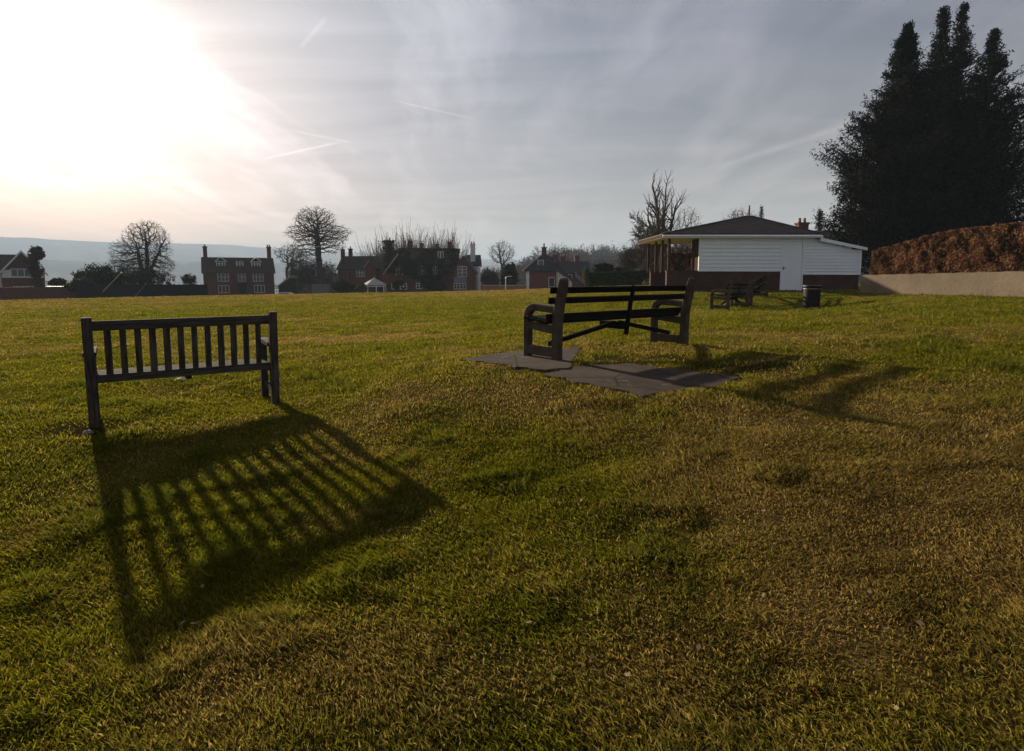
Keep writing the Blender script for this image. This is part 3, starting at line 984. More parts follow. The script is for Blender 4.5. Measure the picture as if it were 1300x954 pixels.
def grow(mb, p, d, L, r, lvl, cfg, rnd):
    """one branch and its side branches"""
    maxl = cfg['levels']
    nseg = [6, 5, 4, 3, 2, 2][min(lvl, 5)]
    pts = [p.copy()]; rad = [r]
    q = p.copy(); dd = d.copy()
    wig = cfg.get('wig', .22)
    for i in range(nseg):
        dd = (dd + Vector((rnd.gauss(0, wig), rnd.gauss(0, wig), rnd.gauss(0, wig) + cfg.get('up', .08))) * (1 if lvl else .35)).normalized()
        q = q + dd * (L / nseg); pts.append(q.copy())
        rad.append(max(r * (1 - (i + 1) / nseg * cfg.get('taper', .62)), cfg['rmin']))
    mb.tube(pts, rad, [8, 6, 5, 4, 3, 3][min(lvl, 5)], cap=False)
    if lvl >= maxl: return
    n = cfg['n'][lvl]
    t0 = cfg['start'][lvl]
    for k in range(n):
        t = t0 + (1 - t0) * (k + rnd.random() * .8) / n
        if k == n - 1: t = 1.0
        f = t * nseg; i = min(int(f), nseg - 1); w = f - i
        pos = pts[i].lerp(pts[i + 1], w); base = (pts[i + 1] - pts[i]).normalized()
        spread = math.radians(rnd.uniform(*cfg['ang'][lvl])) * (.45 if t > .97 else 1)
        az = rnd.uniform(0, 2 * math.pi) if lvl else k * 2.4 + rnd.uniform(-.4, .4)
        o = base.orthogonal().normalized(); o2 = base.cross(o)
        nd = (base * math.cos(spread) + (o * math.cos(az) + o2 * math.sin(az)) * math.sin(spread)).normalized()
        nl = L * rnd.uniform(*cfg['len'][lvl]) * (1 - .35 * (t - t0) / (1.001 - t0) * cfg.get('cone', 1))
        rr = max(rad[i] * rnd.uniform(.45, .72), cfg['rmin'])
        grow(mb, pos, nd, nl, rr, lvl + 1, cfg, rnd)


def crown_tree(name, label, x, y, env, stems, seed, mat='bark', n_att=1500, step=.32, kill=.55, infl=3.2, rt=.013, expo=2.25, base=None, group=None, droop=0.):
    """bare tree whose twigs grow into the crown volume env = [(x,y,z,rx,ry,rz)] (world), from stems = lists of world points"""
    rg = np.random.default_rng(seed)
    zb = gz(x, y) - .15 if base is None else base
    root = thing(name, label, 'tree', (x, y, zb), 0, group)
    O = np.array([x, y, zb])
    vol = np.array([e[3] * e[4] * e[5] for e in env]); cnt = (n_att * vol / vol.sum()).astype(int)
    A = []
    for e, c in zip(env, cnt):
        d = rg.normal(0, 1, (c, 3)); d /= np.linalg.norm(d, axis=1)[:, None]
        A.append(d * (rg.random(c) ** .42)[:, None] * np.array(e[3:6]) + np.array(e[:3]) - O)
    A = np.concatenate(A)
    nodes, par = [], []
    for st in stems:
        prev = -1
        pts = [np.array(p, float) - O for p in st]
        for i in range(len(pts) - 1):
            m = max(1, int(np.linalg.norm(pts[i + 1] - pts[i]) / step))
            for k in range(m + (i == len(pts) - 2)):
                q = pts[i] + (pts[i + 1] - pts[i]) * k / m + (rg.normal(0, .03, 3) if i + k else 0)
                nodes.append(q); par.append(prev); prev = len(nodes) - 1
    nstem = len(nodes)
    N = np.array(nodes)
    dm = np.full(len(A), 1e9); im = np.zeros(len(A), int)
    def upd(i0):
        nonlocal dm, im
        D = np.linalg.norm(A[:, None, :] - N[None, i0:, :], axis=2); j = D.argmin(1); dd = D[np.arange(len(A)), j]
        b = dd < dm; dm = np.where(b, dd, dm); im = np.where(b, j + i0, im)
    upd(0)
    for it in range(160):
        al = (dm < infl * (1 if it > 25 else 3)) & (dm > kill)
        if not al.any() or len(N) > 14000: break
        v = (A[al] - N[im[al]]); v /= np.linalg.norm(v, axis=1)[:, None]
        acc = np.zeros_like(N); np.add.at(acc, im[al], v)
        ids = np.unique(im[al]); dirs = acc[ids]; dirs /= np.linalg.norm(dirs, axis=1)[:, None] + 1e-9
        dirs = dirs + rg.normal(0, .30, dirs.shape) + np.array([0, 0, -droop]); dirs /= np.linalg.norm(dirs, axis=1)[:, None]
        new = N[ids] + dirs * step * rg.uniform(.8, 1.15, len(ids))[:, None]
        i0 = len(N); N = np.concatenate([N, new]); par += list(ids); upd(i0)
        g = dm > kill; A = A[g]; dm = dm[g]; im = im[g]
        if len(A) == 0: break
    par = np.array(par); n = len(N)
    # fine twigs at every thin node
    kids = np.bincount(par[par >= 0], minlength=n)
    tips = np.where(kids <= 1)[0]; tips = tips[tips >= nstem]
    tw = []
    for _ in range(3):
        d = N[tips] - N[par[tips]]; d = d / (np.linalg.norm(d, axis=1)[:, None] + 1e-9) + rg.normal(0, .55, d.shape)
        tw.append((N[tips], N[tips] + d * rg.uniform(.25, .75, len(tips))[:, None] * step * 2.2))
    w = np.full(n, rt ** expo)
    for i in range(n - 1, -1, -1):
        if par[i] >= 0: w[par[i]] += w[i]
    r = w ** (1 / expo)
    def segs(a, b, ra, rb, k):
        d = b - a; d /= np.linalg.norm(d, axis=1)[:, None] + 1e-9
        ref = np.where(np.abs(d[:, 2:3]) < .8, np.array([[0, 0, 1.]]), np.array([[1., 0, 0]])); e1 = np.cross(d, ref); e1 /= np.linalg.norm(e1, axis=1)[:, None]; e2 = np.cross(d, e1)
        V = []
        for (p, rr) in ((a, ra), (b, rb)):
            for j in range(k):
                t = 2 * np.pi * j / k; V.append(p + (e1 * np.cos(t) + e2 * np.sin(t)) * rr[:, None])
        V = np.stack(V, 1).reshape(-1, 3); m = np.arange(len(a))[:, None] * 2 * k
        Q = np.concatenate([np.c_[m + j, m + (j + 1) % k, m + k + (j + 1) % k, m + k + j] for j in range(k)])
        return V, Q
    i = np.arange(n); ok = par >= 0
    Lt = .25 * step
    dd = N - N[np.maximum(par, 0)]
    a = N[np.maximum(par, 0)] - dd * .06
    thick = np.minimum(r[np.maximum(par, 0)], r * 1.25)
    trunk = ok & (i < nstem); limb = ok & (i >= nstem)
    V, Q = segs(a[trunk], N[trunk], thick[trunk], r[trunk], 8)
    np_mesh('trunk', V, [Q], M[mat], root, None, True)
    V, Q = segs(a[limb], N[limb], thick[limb], r[limb], 5)
    ta = np.concatenate([q[0] for q in tw]); tb = np.concatenate([q[1] for q in tw])
    V2, Q2 = segs(ta, tb, np.full(len(ta), rt * .9), np.full(len(ta), rt * .55), 3)
    np_mesh('crown', np.r_[V, V2], [Q, Q2 + len(V)], M[mat], root, None, True)
    return root


CFG_OAK = dict(levels=4, n=[13, 9, 7, 5], start=[.42, .2, .12, .1], ang=[(35, 80), (28, 62), (25, 60), (25, 60)], len=[(.50, .70), (.36, .56), (.38, .6), (.4, .7)], rmin=.016, up=.05, wig=.2, cone=.35)
CFG_BROAD = dict(levels=4, n=[8, 8, 7, 5], start=[.18, .25, .15, .1], ang=[(18, 48), (25, 55), (25, 60), (25, 60)], len=[(.6, .85), (.42, .6), (.42, .62), (.4, .7)], rmin=.013, up=.09, wig=.17, cone=.4)
CFG_LOPPED = dict(levels=3, n=[6, 9, 6], start=[.45, .25, .1], ang=[(8, 26), (25, 60), (25, 60)], len=[(1.0, 1.45), (.18, .34), (.4, .7)], rmin=.010, up=.16, wig=.16, cone=.1, taper=.5)
CFG_FAN = dict(levels=3, n=[90, 8, 3], start=[.55, .2, .2], ang=[(5, 58), (8, 26), (10, 30)], len=[(1.9, 2.9), (.35, .6), (.3, .5)], rmin=.024, up=.10, wig=.05, cone=.0)


def bare_tree(name, label, x, y, top, trunk_len, r, cfg, seed, mat='bark', lean=(0, 0), group=None, base=None, trunks=1, squash=None):
    rnd = random.Random(seed)
    zb = gz(x, y) - .1 if base is None else base
    root = thing(name, label, 'tree', (x, y, zb), 0, group)
    mb = MB()
    for k in range(trunks):
        off = Vector((rnd.uniform(-.5, .5), rnd.uniform(-.3, .3), 0)) if trunks > 1 else Vector((0, 0, 0))
        ln = Vector((lean[0] + (rnd.uniform(-.35, .35) if trunks > 1 else 0), lean[1], 1)).normalized()
        grow(mb, off, ln, trunk_len, r * (1 if k == 0 else .75), 0, cfg, rnd)
    V = np.array(mb.v); h = np.percentile(V[:, 2], 99.6); s = (top - zb) / h
    sx = s if squash is None else squash
    V[:, 2] *= s; V[:, :2] *= sx
    # split: first 6-segment tube is the trunk, the rest its limbs
    nt = 7 * 8
    ft = [f for f in mb.f if max(f) < nt]; fl = [tuple(i - nt for i in f) for f in mb.f if min(f) >= nt]
    a = MB(); a.v = V[:nt].tolist(); a.f = ft; a.m = [0] * len(ft); a.build('trunk', M[mat], root, smooth=True)
    b = MB(); b.v = V[nt:].tolist(); b.f = fl; b.m = [0] * len(fl); b.build('crown', M[mat], root, smooth=True)
    return root


def conifer(name, label, x, y, top, rbase, n, seed, zlow=.04, lean=0., power=.85, group=None):
    rnd = np.random.default_rng(seed)
    zb = gz(x, y) - .1; H = top - zb
    root = thing(name, label, 'tree', (x, y, zb), 0, group)
    mb = MB(); mb.tube([(0, 0, 0), (lean * .3, 0, H * .3), (lean * .7, 0, H * .7), (lean, 0, H * .97)], [.34, .26, .13, .02], 8)
    nb = 420
    P_, N_, S_ = [], [], []
    for k in range(nb):
        t = zlow + (1 - zlow) * (k + rnd.random()) / nb
        az = rnd.uniform(0, 2 * np.pi)
        prof = min(.86, power * (1 - t) ** 1.12) * (.72 + .28 * min(1, t / .2))
        R = rbase * prof * rnd.uniform(.52, 1.13) * (1 + .16 * np.sin(t * 37 + az * 2)) + .06
        z0 = H * t; up = rnd.uniform(.25, .75) * R
        o = np.array([lean * t, 0, z0]); tip = o + np.array([np.cos(az) * R, np.sin(az) * R, up])
        if R > .4:
            mid = (o + tip) / 2 + np.array([0, 0, -.08 * R]); mb.tube([o, mid, tip], [.055, .035, .014], 4, cap=False)
        m = max(6, int(n / nb * ((R / rbase) ** 1.5 * 2.1 + .16)))
        s = rnd.random(m) ** .55
        ax = o + (tip - o) * s[:, None] + np.c_[0 * s, 0 * s, -.30 * R * s * (1 - s)]
        spread = .09 + .135 * R * (1 - .55 * s)
        nsub = max(3, m // 22)
        sub = rnd.normal(0, 1, (nsub, 3)); w = rnd.integers(0, nsub, m)
        p = ax + sub[w] * spread[:, None] * .72 + rnd.normal(0, .062, (m, 3))
        P_.append(p); d = (tip - o) / np.linalg.norm(tip - o)
        N_.append(np.tile(d, (m, 1)) * .4 + rnd.normal(0, .6, (m, 3))); S_.append(np.full(m, .068 + .03 * rnd.random()))
    P_ = np.concatenate(P_); N_ = np.concatenate(N_); S_ = np.concatenate(S_)
    leaves_mesh('crown', P_, N_, S_, M['conifer'], root, aspect=.30, spread=.4)
    mb.build('trunk', M['bark_dark'], root)
    return root


# ------------------------------------------------------------------ right hand wall, hedge and conifers
WP = [(11.93, 20.3), (12.5, 17.6), (13.0, 15.), (13.6, 11.), (14., 6.)]
def make_wall():
    root = MB()
    n = 60; t = np.linspace(0, 1, n); cum = np.linspace(0, len(WP) - 1, n)
    xs = np.interp(cum, range(len(WP)), [p[0] for p in WP]); ys = np.interp(cum, range(len(WP)), [p[1] for p in WP])
    tops = np.interp(ys, [6, 11, 15, 20.3], [1.58, 1.50, 1.43, 1.335])
    for i in range(n - 1):
        p = []
        for z in (0, 1):
            for (k, w) in ((i, 0), (i, .25), (i + 1, .25), (i + 1, 0)):
                p.append((xs[k] + w, ys[k], (-.2 if z == 0 else tops[k] + .01 * math.sin(k * 1.7))))
        root.hexa(p)
    o = root.build('retaining_wall', M['retain'])
    tag(o, 'low pale concrete retaining wall under the brown hedge', 'wall')


make_wall()
hp = [(x + 1.0, y + .1) for x, y in WP]
hedge('beech_hedge', 'russet beech hedge growing above the concrete retaining wall', hp, [.88, 1.30, 1.30, 1.32, 1.35], 1.5, M['beech'], 170000, .036, M['twigs'], zb=[1.29, 1.34, 1.39, 1.46, 1.54])
hedge('beech_hedge', 'russet beech hedge running behind the hut, seen between the verandah posts', [(8.6, 33.), (16.5, 31.5)], [2.0, 1.9], 1.2, M['beech'], 26000, .06, M['twigs'])
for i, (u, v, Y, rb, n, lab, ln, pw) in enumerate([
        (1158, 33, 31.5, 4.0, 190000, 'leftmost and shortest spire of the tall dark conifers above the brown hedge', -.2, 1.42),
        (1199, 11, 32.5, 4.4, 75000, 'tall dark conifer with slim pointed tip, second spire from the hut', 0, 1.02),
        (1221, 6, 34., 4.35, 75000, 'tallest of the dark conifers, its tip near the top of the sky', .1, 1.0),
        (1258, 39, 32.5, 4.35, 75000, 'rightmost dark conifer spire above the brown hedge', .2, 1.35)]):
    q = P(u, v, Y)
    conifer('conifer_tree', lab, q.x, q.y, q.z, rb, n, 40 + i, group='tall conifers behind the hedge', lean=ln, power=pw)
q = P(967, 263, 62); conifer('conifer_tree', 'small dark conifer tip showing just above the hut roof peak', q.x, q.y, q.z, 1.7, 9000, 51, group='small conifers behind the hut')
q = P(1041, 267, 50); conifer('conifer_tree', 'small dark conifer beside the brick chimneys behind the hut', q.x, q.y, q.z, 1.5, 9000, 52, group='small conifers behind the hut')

# ------------------------------------------------------------------ houses
def window(root, x, z, w, h, y=0., nx=2, nz=1, fm='white_frame', name='window'):
    mb = MB(); t = .07
    y0 = y - .05
    mb.box(x - w / 2, x + w / 2, y0, y, z - t, z); mb.box(x - w / 2, x + w / 2, y0, y, z + h - t, z + h)
    mb.box(x - w / 2, x - w / 2 + t, y0 + .001, y, z, z + h - t); mb.box(x + w / 2 - t, x + w / 2, y0 + .001, y, z, z + h - t)
    for k in range(1, nx):
        xx = x - w / 2 + w * k / nx; mb.box(xx - .035, xx + .035, y0 + .004, y, z, z + h - t)
    for k in range(1, nz):
        q = z + h * k / nz; mb.box(x - w / 2 + t, x + w / 2 - t, y0 + .008, y, q - .025, q + .025)
    fr = mb.build(name, M[fm], root)
    mb = MB(); mb.box(x - w / 2 + t * .8, x + w / 2 - t * .8, y - .022, y - .002, z + .001, z + h - t * .8); mb.build('pane', M['glass'], fr)
    return fr


def chimney(parent, x, y, z0, z1, w=.7, d=.6, mat='brick_dark', pots=2, pot=.35):
    mb = MB(); mb.box(x - w / 2, x + w / 2, y - d / 2, y + d / 2, z0, z1); mb.box(x - w / 2 - .07, x + w / 2 + .07, y - d / 2 - .07, y + d / 2 + .07, z1 + .001, z1 + .14)
    c = mb.build('chimney', M[mat], parent)
    for k in range(pots):
        px = x + (k - (pots - 1) / 2) * w / max(pots, 1)
        mb = MB(); mb.tube([(px, y, z1 + .14), (px, y, z1 + .14 + pot * .8), (px, y, z1 + .14 + pot)], [.12, .095, .115], 8); mb.build('chimney_pot', M['terracotta'], c)
    return c


def gable_roof(parent, x0, x1, y0, y1, ze, zr, mat, axis='x', over=.3, th=.14, hip=0., name='roof'):
    """roof over a rectangle, ridge along axis; hip shortens the ridge at both ends"""
    mb = MB()
    if axis == 'x':
        ym = (y0 + y1) / 2; k = (zr - ze) / ((y1 - y0) / 2); zo = ze - over * k
        a, b = x0 - over, x1 + over
        top = [(a, y0 - over, zo), (b, y0 - over, zo), (b, y1 + over, zo), (a, y1 + over, zo), (a + hip, ym, zr), (b - hip, ym, zr)]
    else:
        xm = (x0 + x1) / 2; k = (zr - ze) / ((x1 - x0) / 2); zo = ze - over * k
        a, b = y0 - over, y1 + over
        top = [(x1 + over, a, zo), (x1 + over, b, zo), (x0 - over, b, zo), (x0 - over, a, zo), (xm, a + hip, zr), (xm, b - hip, zr)]
    bot = [(p[0], p[1], p[2] - th) for p in top]
    mb.add(top + bot, [(0, 1, 5, 4), (2, 3, 4, 5), (1, 2, 5), (3, 0, 4), (7, 6, 10, 11), (9, 8, 11, 10), (8, 7, 11), (6, 9, 10),
                       (0, 6, 7, 1), (1, 7, 8, 2), (2, 8, 9, 3), (3, 9, 6, 0)] if hip else
           [(0, 1, 5, 4), (2, 3, 4, 5), (7, 6, 10, 11), (9, 8, 11, 10), (0, 6, 7, 1), (2, 8, 9, 3), (1, 7, 11, 5), (8, 2, 5, 11), (6, 0, 4, 10), (3, 9, 10, 4)])
    return mb.build(name, M[mat], parent)


def gable_wall(mb, x0, x1, y0, y1, zg, ze, zr, axis='x'):
    """box walls with pointed gable ends under the roof (kept just below it)"""
    e = .10
    if axis == 'x':
        ym = (y0 + y1) / 2
        mb.prism([(y0, zg), (y1, zg), (y1, ze - e), (ym, zr - e - .05), (y0, ze - e)], 'x', x0, x1)
    else:
        xm = (x0 + x1) / 2
        mb.prism([(x0, zg), (x1, zg), (x1, ze - e), (xm, zr - e - .05), (x0, ze - e)], 'y', y0, y1)
    return mb


def house_root(name, label, u, Y, rz=0., cat='house'):
    p = P(u, 351, Y)
    r = thing(name, label, cat, (p.x, Y, gz(p.x, Y)), rz)
    phi = math.atan((650 - u) / F); K = Y / F * math.cos(phi) / math.cos(rz - phi)
    zz = lambda v: P(u, v, Y).z - r.location.z
    xx = lambda uu: (uu - u) * K / (cp + .108 * sp)
    return r, xx, zz


# brick cottage with dormers
def cottage():
    r, X, Z = house_root('brick_cottage', 'red brick cottage with two end chimneys and three white dormers', 304, 90, .46)
    x0, x1 = X(259), X(349); D = 6.2; ze, zr = Z(345), Z(326.5)
    mb = MB(); gable_wall(mb, x0, x1, 0, D, -2.5, ze, zr); mb.build('wall', M['brick_dark'], r)
    rf = gable_roof(r, x0, x1, 0, D, ze, zr, 'tile', over=.22)
    chimney(rf, X(262.5), D / 2, zr - 1.2, Z(314), .55, .9, 'brick_dark', 1, .3); chimney(rf, X(345.5), D / 2, zr - 1.2, Z(313), .6, .9, 'brick_dark', 2, .35)
    for (u, gab, w) in ((281.5, 1, 1.3), (305.5, 0, 1.0), (326.5, 1, 1.3)):
        x = X(u); za, zb_ = Z(338.5), Z(331.5)
        yf = .35 + (za - ze) / (zr - ze) * D / 2 - .25
        mb = MB(); mb.box(x - w / 2, x + w / 2, yf, D / 2, za - .1, zb_)
        d = mb.build('dormer', M['white_frame'], r)
        window(d, x, za, w - .1, zb_ - za - .02, yf, 2 if not gab else 3, 2)
        mb = MB()
        if gab:
            mb.prism([(x - w / 2 - .15, zb_ - .05), (x, zb_ + .62), (x + w / 2 + .15, zb_ - .05), (x + w / 2 + .15, zb_ - .2), (x, zb_ + .45), (x - w / 2 - .15, zb_ - .2)], 'y', yf - .16, D / 2)
            mb.build('dormer_roof', M['tile'], d)
            mb = MB(); mb.prism([(x - w / 2 - .18, zb_ - .06), (x, zb_ + .66), (x + w / 2 + .18, zb_ - .06), (x + w / 2 + .18, zb_ - .22), (x, zb_ + .5), (x - w / 2 - .18, zb_ - .22)], 'y', yf - .22, yf - .162)
            mb.build('bargeboard', M['white_frame'], d)
        else:
            mb.box(x - w / 2 - .12, x + w / 2 + .12, yf - .12, D / 2, zb_ + .001, zb_ + .1); mb.build('dormer_roof', M['tile'], d)
    for u, w in ((283.5, 1.55), (307, 1.1), (328, 1.5)):
        window(r, X(u), Z(357), w, Z(347) - Z(357), 0, 3 if w > 1.3 else 2, 2)
    for u in (283.5, 329): window(r, X(u), Z(371.5), 1.5, 1.1, 0, 3, 1)
    mb = MB(); mb.box(X(307) - .5, X(307) + .5, -.06, .0, -.3, Z(361)); dr = mb.build('door', M['fence_dark'], r)
    mb = MB(); mb.box(X(307) - .75, X(307) + .75, -.7, -.002, Z(360.5), Z(359.5)); mb.build('porch_hood', M['tile'], r)


cottage()


# far left house
def left_house():
    r, X, Z = house_root('gabled_house', 'brick house with white bargeboards at the far left edge', 30, 76, .66)
    D = 7; x0, x1 = X(2), X(57); ze, zr = Z(344), Z(318.5)
    mb = MB(); gable_wall(mb, x0, x1, 0, D, -3, ze, zr, 'y'); mb.build('wall', M['brick_dark'], r)
    gable_roof(r, x0, x1, 0, D, ze, zr, 'tile', 'y', .3)
    mb = MB(); gable_wall(mb, x0 - 9, x0 - .01, 2.5, 9, -3, ze + .2, Z(322)); mb.build('wall', M['render_white'], r)
    gable_roof(r, x0 - 9, x0 + 1.2, 2.5, 9, ze + .2, Z(322), 'tile', 'x', .3)
    xm = (x0 + x1) / 2
    k = (zr - ze) / (xm - x0)
    for sgn, xe in ((-1, x0), (1, x1)):
        mb = MB(); o = .36 * sgn
        mb.prism([(xe + o, ze - .36 * k - .02), (xm, zr + .06), (xm, zr - .24), (xe + o, ze - .36 * k - .32)][::sgn], 'y', -.36, -.305); mb.build('bargeboard', M['white_frame'], r)
    mb = MB(); mb.box(x0 + .05, x1 - .05, -.03, -.002, Z(353), Z(344) + .1); mb.build('rendered_band', M['render_white'], r)
    window(r, X(27), Z(351), 2.0, Z(341.5) - Z(351), -.034, 3, 1); window(r, X(45), Z(351), 1.1, Z(341.5) - Z(351), -.034, 2, 1)
    for u in (18.5, 25, 31, 37, 43, 49): window(r, X(u), Z(368), .42, Z(363.5) - Z(368), 0, 1, 1)


left_house()


def manor():
    r, X, Z = house_root('ivy_clad_house', 'large ivy covered brick house with a row of chimneys on its ridge', 540, 85)
    D = 8; x0, x1 = X(493), X(581); ze, zr = Z(335), Z(313.5)
    mb = MB(); mb.box(x0, x1, 0, D, -3, ze - .12); mb.build('wall', M['brick_dark'], r)
    rf = gable_roof(r, x0, x1, 0, D, ze, zr, 'slate_brown', 'x', .25, hip=1.1)
    for (u, v, w, y, n) in ((515.5, 302.5, .62, D / 2, 2), (530.5, 306, .5, D / 2, 1), (551, 307, .5, D / 2, 1), (567.5, 304, .66, D / 2, 2)):
        chimney(rf, X(u), y, zr - .9, Z(v + 2.5), w, .6, 'brick_dark', n, .32)
    # left tall stack on its own lower wing
    mb = MB(); gable_wall(mb, X(481), x0 - .01, 1., 6, -3, Z(345), Z(333)); mb.build('wall', M['brick_red'], r)
    wr = gable_roof(r, X(481), x0 + .1, 1., 6, Z(345), Z(333), 'slate_brown', 'x', .2)
    chimney(wr, X(491), 2.6, Z(345), Z(306), .62, .7, 'brick_dark', 1, .5)
    # sloping left gable
    mb = MB(); mb.prism([(X(487), Z(348)), (X(506), Z(322)), (X(507), Z(322)), (X(507), Z(323.6)), (X(487), Z(349.8))], 'y', -.5, -.3); mb.build('bargeboard', M['tan_panel'], r)
    # right gabled wing
    g0, g1 = X(577), X(602); gy = -1.6; gm = (g0 + g1) / 2
    mb = MB(); gable_wall(mb, g0, g1, gy, 5, -3, Z(343), Z(325), 'y'); mb.build('wall', M['brick_red'], r)
    gable_roof(r, g0, g1, gy, 5, Z(343), Z(325), 'slate', 'y', .3)
    mb = MB(); mb.box(X(577.5), X(593.5), gy - .05, gy - .002, Z(360), Z(352)); mb.build('tile_hanging', M['grey_board'], r)
    window(r, X(588), Z(351), 1.3, Z(338.5) - Z(351), gy, 2, 3); window(r, X(585), Z(366.5), 1.75, .75, gy, 4, 2)
    for (u, v0, v1, w) in ((507, 349, 337, .9), (536, 350, 338, 1.0), (553, 350, 338, .85), (500.5, 367, 360, .8), (512, 367, 360, 1.), (532, 366.5, 359.5, .9), (554, 366.5, 361.5, .6)):
        window(r, X(u), Z(v0), w, Z(v1) - Z(v0), -.02, 2, 2)
    # attic light
    mb = MB(); yq = 1.2; mb.box(X(554), X(563), yq, D / 2, Z(327.5), Z(318.5)); dm = mb.build('dormer', M['slate_brown'], r)
    window(dm, X(558.5), Z(327), .85, Z(319) - Z(327), yq, 2, 1)
    # ivy over walls and roof
    n = 26000
    x = RNG.uniform(x0 - .1, x1 + .1, n); z = RNG.uniform(-.8, zr - .1, n); y = np.where(z < ze, -.10, -.1 + (z - ze) / (zr - ze) * D / 2 - .22)
    m = fbm(x * .55 + 2, z * .6, 131, 3)
    m = m + .12 * np.exp(-((z - 4.2) / 2.6) ** 2) - .15 * (z < .5)
    kp = (m > .5) & (RNG.random(n) < .9)
    for (u, v0, v1, w) in ((507, 349, 337, .9), (536, 350, 338, 1.0), (553, 350, 338, .85), (558.5, 328, 318, .9)):
        kp &= ~((np.abs(x - X(u)) < w * .48) & (z > Z(v0)) & (z < Z(v1)) & (RNG.random(n) < .82))
    pts = np.c_[x, y - np.abs(RNG.normal(0, .12, n)), z][kp]
    leaves_mesh('ivy', pts, np.tile([0, -1., .3], (len(pts), 1)), .13, M['ivy'], r)
    n = 3000; x = RNG.normal(X(490), .45, n); z = RNG.uniform(.5, Z(304), n)
    leaves_mesh('ivy', np.c_[x, RNG.uniform(2.0, 2.25, n), z], np.tile([0, -1., .3], (n, 1)), .12, M['ivy'], r)


manor()


def white_cottage():
    r, X, Z = house_root('white_cottage', 'white rendered cottage with tall white chimney beside the ivy covered house', 602, 92)
    x0, x1 = X(592), X(607.5); D = 6
    mb = MB(); mb.box(x0, x1, 0, D, -3, Z(336)); mb.build('wall', M['render_white'], r)
    rf = gable_roof(r, x0, x1, 0, D, Z(336), Z(323), 'slate', 'x', .2)
    chimney(rf, X(599.8), 1.2, Z(336), Z(310.5), .72, .7, 'render_white', 2, .35)


white_cottage()


def left_terrace():
    r, X, Z = house_root('brick_villa', 'dim brick house with twin chimneys left of the ivy covered house', 458, 96)
    D = 7; x0, x1 = X(429), X(489); ze, zr = Z(341), Z(324.5)
    mb = MB(); gable_wall(mb, x0, x1, 0, D, -3, ze, zr); mb.build('wall', M['brick_red'], r)
    rf = gable_roof(r, x0, x1, 0, D, ze, zr, 'slate_brown', 'x', .2)
    chimney(rf, X(433), 1.4, ze - .5, Z(317.5), .5, .7, 'brick_dark', 1, .35); chimney(rf, X(442.5), 1.6, ze - .4, Z(316.5), .5, .7, 'brick_dark', 1, .35)
    mb = MB(); mb.box(X(438), X(444), -.35, 0, -3, ze - .2); mb.build('chimney_breast', M['brick_red'], r)
    window(r, X(458), Z(351), 1.3, Z(340) - Z(351) - .3, 0, 3, 2)
    mb = MB(); g0, g1 = X(466), X(478); gable_wall(mb, g0, g1, -1.5, -.01, -3, Z(339), Z(331), 'y'); mb.build('porch', M['brick_red'], r)
    gable_roof(r, g0, g1, -1.5, 1.5, Z(339), Z(331), 'slate_brown', 'y', .12, .1, name='porch_roof')
    mb = MB(); xm = (g0 + g1) / 2; mb.prism([(g0 - .15, Z(340)), (xm, Z(330.6)), (xm, Z(332.6)), (g0 - .15, Z(342))], 'y', -1.69, -1.63); mb.build('bargeboard', M['tan_panel'], r)


left_terrace()


def summerhouse():
    r, X, Z = house_root('conservatory', 'small conservatory with pale pyramid roof before the brick houses', 475, 76, cat='conservatory')
    R = X(490.5); n = 8; ze, za = Z(361.5), Z(353)
    mb = MB(); pts = [(R * math.cos(2 * math.pi * (k + .5) / n), R * math.sin(2 * math.pi * (k + .5) / n)) for k in range(n)]
    mb.add([(x, y, ze) for x, y in pts] + [(0, 0, za)] + [(x, y, ze - .1) for x, y in pts], [(k, (k + 1) % n, n) for k in range(n)] + [(k, n + 1 + k, n + 1 + (k + 1) % n, (k + 1) % n) for k in range(n)] + [tuple(n + 1 + k for k in range(n))[::-1]])
    rf = mb.build('roof', M['lead'], r)
    mb = MB(); mb.tube([(0, 0, za - .05), (0, 0, za + .12), (0, 0, za + .2)], [.09, .06, .02], 8); mb.build('finial', M['lead'], rf)
    mb = MB(); mb.prism([(x * .9, y * .9) for x, y in pts], 'z', -1, ze - .11); mb.build('glazing', M['glass'], r)
    mb = MB()
    for x, y in pts: mb.box(x * .91 - .06, x * .91 + .06, y * .91 - .06, y * .91 + .06, -1, ze - .101)
    for k in range(n):
        a, b = pts[k], pts[(k + 1) % n]
        mb.beam((a[0] * .915, a[1] * .915, ze - .22), (b[0] * .915, b[1] * .915, ze - .22), .08, .1); mb.beam((a[0] * .915, a[1] * .915, .45), (b[0] * .915, b[1] * .915, .45), .08, .9)
    mb.build('frame', M['render_white'], r)


summerhouse()


